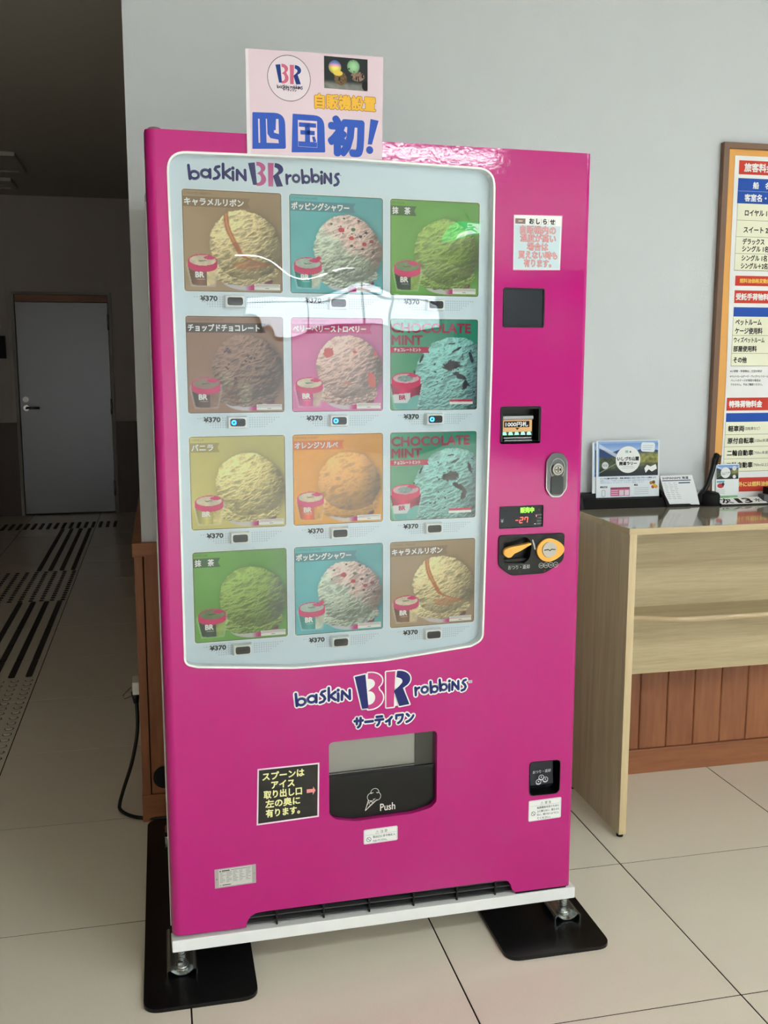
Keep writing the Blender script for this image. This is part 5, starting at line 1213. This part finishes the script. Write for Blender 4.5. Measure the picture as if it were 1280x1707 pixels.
def leaflet(name, loc, tilt, w_, h_, label, big=True, rz=0.0):
    e = empty(name, loc, 0, label, 'leaflet'); e.rotation_euler = (tilt, 0, rz)
    MB().box(0, w_, 0.0002, 0.0010, 0, h_).build('paper_sheet', M['paper'], e)
    A = Art(PKI); A.rect(0, 0, w_, h_, (226, 232, 242), 0.4)
    if big:
        A.rect(0.006, h_ * 0.37, w_ - 0.006, h_ * 0.985, (150, 180, 225), 0.8)
        A.grid(0.010, h_ * 0.375, w_ - 0.005, h_ * 0.95, rally_img(w_ - 0.015, h_ * 0.575), 1)
        cx, cz = w_ * 0.50, h_ * 0.660
        A.disc(cx, cz, h_ * 0.235, (238, 240, 242), 2, 32); A.text('いしづち山麓', cx, cz + 0.003, 0.0135, (30, 34, 44), 3, w=h_ * 0.41, align='c', bold=0.0006); A.text('開運ラリー', cx, cz - 0.0125, 0.0120, (30, 34, 44), 3, w=h_ * 0.33, align='c', bold=0.0006)
        A.text('▲', cx + 0.004, cz + 0.026, 0.008, (30, 40, 44), 3); A.rect(cx - 0.010, cz + 0.022, cx, cz + 0.030, (150, 196, 184), 3)
        A.line([(cx - 0.018, cz - 0.022), (cx + 0.018, cz - 0.022)], 0.0006, (90, 100, 110), 3); A.line([(cx - 0.022, cz - 0.027), (cx + 0.022, cz - 0.027)], 0.0006, (90, 100, 110), 3)
        A.poly(fillet([(w_ * 0.70, h_ * 0.80), (w_ * 0.92, h_ * 0.78), (w_ * 0.93, h_ * 0.95), (w_ * 0.71, h_ * 0.96)], 0.008, 4), (226, 234, 246), 2)
        for k in range(3): A.line([(w_ * 0.73, h_ * (0.90 - 0.035 * k)), (w_ * (0.90 - 0.02 * k), h_ * (0.90 - 0.035 * k))], 0.0010, (150, 164, 196), 3)
        A.disc(w_ * 0.14, h_ * 0.565, 0.0115, (214, 218, 222), 2); A.text('開運', w_ * 0.14, h_ * 0.565, 0.0080, (130, 136, 140), 3, align='c')
        A.poly([(w_ * 0.76, h_ * 0.50), (w_ * 0.80, h_ * 0.56), (w_ * 0.86, h_ * 0.53), (w_ * 0.94, h_ * 0.57), (w_ * 0.96, h_ * 0.49), (w_ * 0.88, h_ * 0.44), (w_ * 0.83, h_ * 0.48), (w_ * 0.78, h_ * 0.42)], (240, 244, 250), 2)
        A.text('いしづち山麓の社寺を巡り、開運の御利益をいただくスタンプラリーに参加しよう', 0.014, h_ * 0.335, 0.0056, (40, 60, 110), 1, w=w_ * 0.88, bold=0.0002)
        A.text('期間中スタンプを集めて応募すると抽選で素敵な賞品が当たります', 0.014, h_ * 0.295, 0.0048, (110, 140, 190), 1, w=w_ * 0.80); A.text('参加方法はこちらのコードからご確認ください', 0.014, h_ * 0.26, 0.0048, (110, 140, 190), 1, w=w_ * 0.70)
        A.text('参加方法', 0.014, h_ * 0.185, 0.0066, (40, 40, 44), 1, w=0.025, bold=0.0003); A.text('景品', w_ * 0.60, h_ * 0.21, 0.0066, (60, 60, 50), 1, bold=0.0003)
        A.line(rrect(0.020, h_ * 0.02, 0.031, h_ * 0.13, 0.002, 2), 0.0012, (120, 124, 130), 1, False, True)
        A.rect(w_ * 0.225, h_ * 0.02, w_ * 0.53, h_ * 0.175, (206, 110, 150), 1); A.rect(w_ * 0.225, h_ * 0.145, w_ * 0.53, h_ * 0.175, (150, 70, 100), 2)
        A.rect(w_ * 0.365, h_ * 0.03, w_ * 0.435, h_ * 0.125, (232, 214, 224), 2); A.rect(w_ * 0.45, h_ * 0.03, w_ * 0.52, h_ * 0.125, (232, 214, 224), 2)
        for k in range(3): A.line([(w_ * 0.24, h_ * (0.12 - 0.035 * k)), (w_ * 0.34, h_ * (0.12 - 0.035 * k))], 0.0018, (240, 220, 230), 2)
        for k in range(4): A.line([(w_ * 0.60, h_ * (0.155 - 0.035 * k)), (w_ * 0.83, h_ * (0.155 - 0.035 * k))], 0.0010, (150, 156, 166), 1)
        for x, z, c in ((0.87, 0.24, (196, 130, 60)), (0.92, 0.20, (230, 190, 90)), (0.90, 0.17, (190, 90, 60)), (0.95, 0.17, (220, 170, 80)), (0.91, 0.25, (120, 90, 60))): A.disc(w_ * x, h_ * z, 0.0058, c, 2, 12)
    A.build('printed_side', M['print'], e)
    return e
leaflet('leaflet', (0.128, 0.5380, 0.9680), -0.06, 0.216, 0.176, 'blue landscape leaflet behind another alike, showing only its left edge', True, 0.0)
leaflet('leaflet', (0.1395, 0.5335, 0.9660), -0.06, 0.222, 0.184, 'front blue landscape leaflet with mountain picture standing in the black tray', True, 0.0)
# small white card
e = empty('info_card', (0.378, 0.5000, 0.9390), 0, 'small white information card leaning between the leaflet tray and the pen stand', 'card'); e.scale = (0.90, 1, 1)
CR = (-0.38, 0, 0)
cw, ch = 0.126, 0.100
shape = [(0.006, 0.0), (0.078, 0.0), (0.090, 0.006), (cw, 0.004), (cw - 0.001, 0.03), (cw - 0.008, ch), (-0.014, ch), (-0.006, 0.06)]
shape = fillet([(0.004, 0.004), (0.086, 0.004), (0.096, -0.001), (0.125, -0.001), (0.121, 0.045), (0.113, ch), (-0.016, ch), (-0.008, 0.040)], [0.004, 0.004, 0.003, 0.002, 0.05, 0.003, 0.003, 0.05], 4)
MB().plate([shape], 0.0002, 0.0012).build('card_sheet', M['paper'], e, None, CR)
A = Art(PKI); A.poly(shape, (232, 234, 238), 0.5)
A.text('SHIMANAMI 海道', -0.008, 0.0915, 0.0095, (60, 64, 76), 1, w=0.104, bold=0.0003)
A.rect(-0.010, 0.0815, 0.104, 0.0845, (50, 70, 96), 1); A.rect(0.054, 0.0725, 0.100, 0.0765, (50, 90, 120), 1)
for k in range(9):
    z = 0.0740 - k * 0.0065; r0 = random.Random(k + 4); x = -0.006 + k * 0.0012
    for q in range(3): A.rect(x + q * 0.019, z, x + q * 0.019 + r0.uniform(0.008, 0.017), z + 0.0011, (150, 158, 170), 1)
A.build('card_lettering', M['print'], e, 0, None, CR)
MB().add([(0.002, -0.010, -0.0050), (0.120, -0.010, -0.0050), (0.118, 0.050, -0.0050), (0.006, 0.050, -0.0050), (0.004, 0.0035, 0.0020), (0.118, 0.0035, 0.0020), (0.110, 0.046, 0.090), (0.010, 0.046, 0.090)], [(3, 2, 1, 0), (4, 5, 6, 7), (0, 1, 5, 4), (1, 2, 6, 5), (2, 3, 7, 6), (3, 0, 4, 7)]).build('card_holder', M['tray_black'], e)
# portrait card pair
for k, (dx, dy, dz, lab) in enumerate(((-0.011, 0.004, 0.0, 'small white card showing only its left edge behind the portrait leaflet'), (0.0, 0.0, 0.0, 'small portrait leaflet with green bottom behind the pen stand'))):
    e = empty('small_leaflet', (0.571 + dx, 0.5380 + dy, 0.9380), 0, lab, 'leaflet'); e.rotation_euler = (-0.07, 0, 0)
    w_, h_ = 0.0855, 0.1270
    MB().box(0, w_, 0.0002, 0.001, 0, h_).build('paper_sheet', M['paper'], e)
    A = Art(PKI); A.rect(0, 0, w_, h_, (232, 236, 238), 0.4)
    if k == 1:
        A.grid(0.002, h_ * 0.60, w_ - 0.002, h_ * 0.97, rally_img(0.08, 0.047, 3), 1); A.disc(w_ * 0.42, h_ * 0.77, 0.0180, (232, 234, 236), 2)
        A.text('いしづち山麓', w_ * 0.42, h_ * 0.775, 0.0052, (50, 60, 60), 3, align='c', w=0.031); A.text('開運ラリー', w_ * 0.42, h_ * 0.73, 0.0052, (50, 60, 60), 3, align='c', w=0.026)
        A.disc(w_ * 0.80, h_ * 0.88, 0.008, (214, 222, 222), 2); A.disc(w_ * 0.80, h_ * 0.66, 0.006, (226, 232, 230), 2)
        A.rect(0.004, h_ * 0.51, 0.032, h_ * 0.56, (100, 170, 190), 1); A.disc(0.018, h_ * 0.43, 0.0125, (200, 70, 80), 2, 20, 0.008); A.disc(0.027, h_ * 0.47, 0.005, (50, 60, 60), 3)
        for q in range(4): A.line([(0.006, h_ * (0.33 - 0.035 * q)), (0.033, h_ * (0.33 - 0.035 * q))], 0.0010, (200, 160, 150), 1)
        A.rect(0.004, h_ * 0.02, w_ - 0.004, h_ * 0.17, (150, 206, 150), 1); A.line([(0.010, h_ * 0.13), (0.05, h_ * 0.13)], 0.002, (90, 150, 100), 2); A.line([(0.055, h_ * 0.06), (0.078, h_ * 0.06)], 0.0022, (80, 140, 90), 2)
    A.build('printed_side', M['print'], e)
# pen stand
PS = empty('pen_stand', (0.531, 0.5130, CZT), 0, 'round black pen stand holding a slanting black pen on the counter', 'pen stand')
MB().lathe([(0.0, 0.0), (0.0340, 0.0), (0.0350, 0.004), (0.0345, 0.034), (0.0300, 0.041), (0.018, 0.0455), (0.0, 0.047)], n=32).build('stand_base', M['black_matte'], PS)
MB().plate([fillet([(-0.042, 0.026), (-0.036, 0.012), (-0.016, 0.012), (-0.014, 0.050), (-0.024, 0.052)], 0.004, 3)], -0.012, 0.010).build('pen_sleeve', M['black_plastic'], PS)
PE = empty('counter_pen', (0.531 - 0.030, 0.5110, CZT + 0.036), 0, 'black pen with a coiled cord round its top slanting up out of the pen stand', 'pen')
a = spline([(-0.004, 0, -0.004), (0.014, 0, 0.018), (0.030, 0.002, 0.052), (0.042, 0.004, 0.092), (0.0475, 0.006, 0.118)], 5)
MB().tube(a, [0.0070 + 0.0025 * (i / len(a)) for i in range(len(a))], 12).build('pen_barrel', M['black_plastic'], PE)
MB().tube([(0.0455, 0.005, 0.098), (0.0535, 0.006, 0.131), (0.0550, 0.006, 0.134)], [0.0100, 0.0095, 0.005], 14).build('pen_cap', M['black_matte'], PE)
co = []
for i in range(97):
    t = i / 96; an = t * 2 * PI * 6; cx_, cz_ = 0.0600 + 0.004 * t * 0.6, 0.098 + 0.030 * t
    co.append((cx_ + 0.0062 * math.cos(an), 0.004 + 0.0062 * math.sin(an), cz_))
MB().tube(co, 0.0011, 5).build('coiled_cord', M['black_plastic'], PE)
# date plate
DP = empty('date_plate', (0.560, 0.4815, CZT), 0, 'white slanted desk date plate reading 13 in thick black characters', 'date plate')
MB().add([(0.0, 0.0, 0), (0.172, 0.0, 0), (0.172, 0.05, 0), (0.0, 0.05, 0), (0.0, 0.0, 0.0035), (0.172, 0.0, 0.0035), (0.172, 0.05, 0.020), (0.0, 0.05, 0.020)], [(3, 2, 1, 0), (4, 5, 6, 7), (0, 1, 5, 4), (1, 2, 6, 5), (2, 3, 7, 6), (3, 0, 4, 7)]).build('plate_holder', M['black_plastic'], DP)
A = Art(PKI); A.rect(0.002, 0.002, 0.170, 0.0510, (238, 240, 242), 0); A.text('次', 0.012, 0.026, 0.037, (16, 16, 18), 1, w=0.038, bold=0.0014); A.text('1', 0.068, 0.027, 0.046, (16, 16, 18), 1, w=0.014, bold=0.0020); A.text('3', 0.094, 0.027, 0.046, (16, 16, 18), 1, w=0.028, bold=0.0020); A.text('水', 0.134, 0.026, 0.028, (16, 16, 18), 1, w=0.026, bold=0.0004)
A.build('date_lettering', M['print'], DP, 0, (0, 0.0, 0.0042), (-(PI / 2 - math.atan2(0.0165, 0.05)), 0, 0))
# black organiser at the right edge
OG = empty('desk_organiser', (0.748, 0.492, CZT), 0, 'low black desk organiser at the right end of the visible counter', 'organiser')
MB().plate([rect(0, 0.0, 0.20, 0.052), rect(0.018, 0.030, 0.182, 0.046)[::-1]], 0.0, 0.050).build('organiser_body', M['black_matte'], OG, bev=0.001)
MB().box(-0.024, -0.001, 0.004, 0.040, 0.0, 0.030).build('side_box', mat('box_grey', (92, 92, 96), 0.5), OG, bev=0.001)

# ------------------------------------------------------------------ framed fare board on the wall
FB = empty('fare_board', (0.548, YW, 0), 0, 'tall wood-framed fare board with red and blue headings on the wall above the counter', 'notice board')
B0, B1, Z0, Z1 = 0.0, 1.25, 0.905, 2.0905
MB().plate([rect(B0, Z0, B1, Z1), rect(B0 + 0.0205, Z0 + 0.02, B1 - 0.0205, Z1 - 0.0185)[::-1]], -0.022, -0.001).build('board_frame', M['frame_wood'], FB, bev=0.002)
MB().box(B0 + 0.0195, B0 + 0.0235, -0.016, -0.0095, Z0 + 0.02, Z1 - 0.019).build('frame_slip', mat('slip_dark', (96, 80, 60), 0.5), FB)
MB().box(B0 + 0.0205, B1 - 0.0205, -0.0090, -0.001, Z0 + 0.02, Z1 - 0.0185).build('backing_sheet', mat('orange_sheet', (238, 172, 84), 0.5), FB)
A = Art(PKI)
def bx_(x): return x - 0.548
RD, BU, CRM = (206, 66, 54), (40, 84, 176), (240, 240, 216)
wv_ = []
for i in range(25):
    z = 0.93 + (2.0525 - 0.93) * i / 24; wv_.append((bx_(0.5965 + 0.006 * math.sin((z - 0.93) * 4.2) * (1 if z < 1.7 else 0.3)), z))
A.poly([wv_[0]] + [(1.21, 0.93), (1.21, 2.0525)] + wv_[:0:-1], (246, 246, 244), 0)
def band(x0, z0, z1, c, ly=1): A.rect(bx_(x0), z0, 1.19, z1, c, ly)
def tx(t, x, z, em, c=(34, 34, 30), w=None, bold=0.0006, ly=3): A.text(t, bx_(x), z, em, c, ly, w=w, bold=bold)
band(0.6105, 1.9955, 2.0385, RD); tx('旅客料金', 0.6300, 2.0170, 0.0280, (250, 246, 240), 0.104, 0.0011)
band(0.6100, 1.9053, 1.9837, BU); A.rect(bx_(0.611), 1.9435, 1.19, 1.9443, (190, 206, 236), 2)
tx('船　名', 0.6640, 1.9625, 0.0220, (246, 246, 246), 0.062, 0.0008); tx('客室名・定員', 0.6360, 1.9235, 0.0235, (246, 246, 246), 0.130, 0.0008)
band(0.6125, 1.6950, 1.9053, CRM)
for z in (1.8530, 1.8012, 1.7483): A.rect(bx_(0.6125), z - 0.0005, 1.19, z + 0.0005, (110, 96, 70), 2)
A.rect(bx_(0.6115), 1.6940, 1.19, 1.6955, (110, 96, 70), 2); A.rect(bx_(0.6115), 1.6945, bx_(0.6125), 1.9053, (110, 96, 70), 2)
tx('ロイヤル 1名', 0.6400, 1.8765, 0.0215, w=0.0980); tx('スイート 2名', 0.6385, 1.8235, 0.0215, w=0.1050); tx('デラックス', 0.6375, 1.7865, 0.0200, w=0.0780); tx('シングル 1名', 0.6370, 1.7635, 0.0200, w=0.0950)
tx('シングル 1名', 0.6365, 1.7345, 0.0200, w=0.0920); tx('シングル＋2名', 0.6355, 1.7095, 0.0200, w=0.0960)
band(0.6175, 1.6461, 1.6781, RD); tx('燃料油価格変動調整金', 0.6340, 1.6622, 0.0150, (250, 200, 90), 0.142, 0.0005)
band(0.6175, 1.5905, 1.6315, RD); tx('受託手荷物料金', 0.6235, 1.6110, 0.0225, (250, 244, 238), 0.140, 0.0009)
band(0.6175, 1.5473, 1.5775, BU); band(0.6178, 1.3870, 1.5473, CRM)
for z in (1.4865, 1.4282): A.rect(bx_(0.6175), z - 0.0005, 1.19, z + 0.0005, (110, 96, 70), 2)
A.rect(bx_(0.617), 1.3865, 1.19, 1.3878, (110, 96, 70), 2); A.rect(bx_(0.6170), 1.3870, bx_(0.618), 1.5473, (110, 96, 70), 2)
tx('ペットルーム', 0.6265, 1.5295, 0.0215, w=0.0950); tx('ケージ使用料', 0.6265, 1.5010, 0.0215, w=0.1000); tx('ウィズペットルーム', 0.6240, 1.4715, 0.0190, w=0.1120, bold=0.0004); tx('部屋使用料', 0.6240, 1.4430, 0.0200, w=0.0850); tx('その他', 0.6260, 1.4065, 0.0200, w=0.0480)
tx('※小荷物・手荷物は、三辺の和が', 0.6160, 1.3700, 0.0082, (60, 60, 60), 0.118, 0.0001); tx('※ペットルームケージ・ウィズペットルームは', 0.6160, 1.3530, 0.0082, (60, 60, 60), 0.150, 0.0001); tx('ペットのケージが満室の場合は', 0.6200, 1.3395, 0.0082, (60, 60, 60), 0.110, 0.0001); tx('できません。予めご確認ください。', 0.6200, 1.3262, 0.0082, (60, 60, 60), 0.118, 0.0001)
band(0.6093, 1.2403, 1.2829, RD); tx('特殊荷物料金', 0.6185, 1.2615, 0.0235, (250, 244, 238), 0.1220, 0.0010)
band(0.6097, 1.2026, 1.2319, BU); band(0.6090, 1.0366, 1.2026, CRM)
for z in (1.1605, 1.1196, 1.0793): A.rect(bx_(0.6090), z - 0.0005, 1.19, z + 0.0005, (120, 106, 80), 2)
A.rect(bx_(0.6085), 1.0360, 1.19, 1.0372, (120, 106, 80), 2); A.rect(bx_(0.6085), 1.0366, bx_(0.6095), 1.2026, (120, 106, 80), 2)
for t, z, s_ in (('軽車両', 1.1800, '（自転車など）'), ('原付自転車', 1.1395, '（125cc未満）'), ('二輪自動車', 1.0985, '（750cc未満）'), ('二輪自動車', 1.0575, '（750cc以上）')):
    w_ = 0.0195 * len(t); tx(t, 0.6200, z, 0.0205, w=w_, bold=0.0007); tx(s_, 0.6200 + w_ + 0.001, z, 0.0115, (90, 90, 80), w=0.058, bold=0.0001)
band(0.6090, 0.9676, 1.0150, RD); tx('上記以外には燃料油価格変動調整金', 0.6180, 0.9925, 0.0175, (250, 210, 120), 0.270, 0.0006)
A.build('fare_sheet', M['print'], FB, -0.0105)

# ------------------------------------------------------------------
bpy.context.view_layer.update()
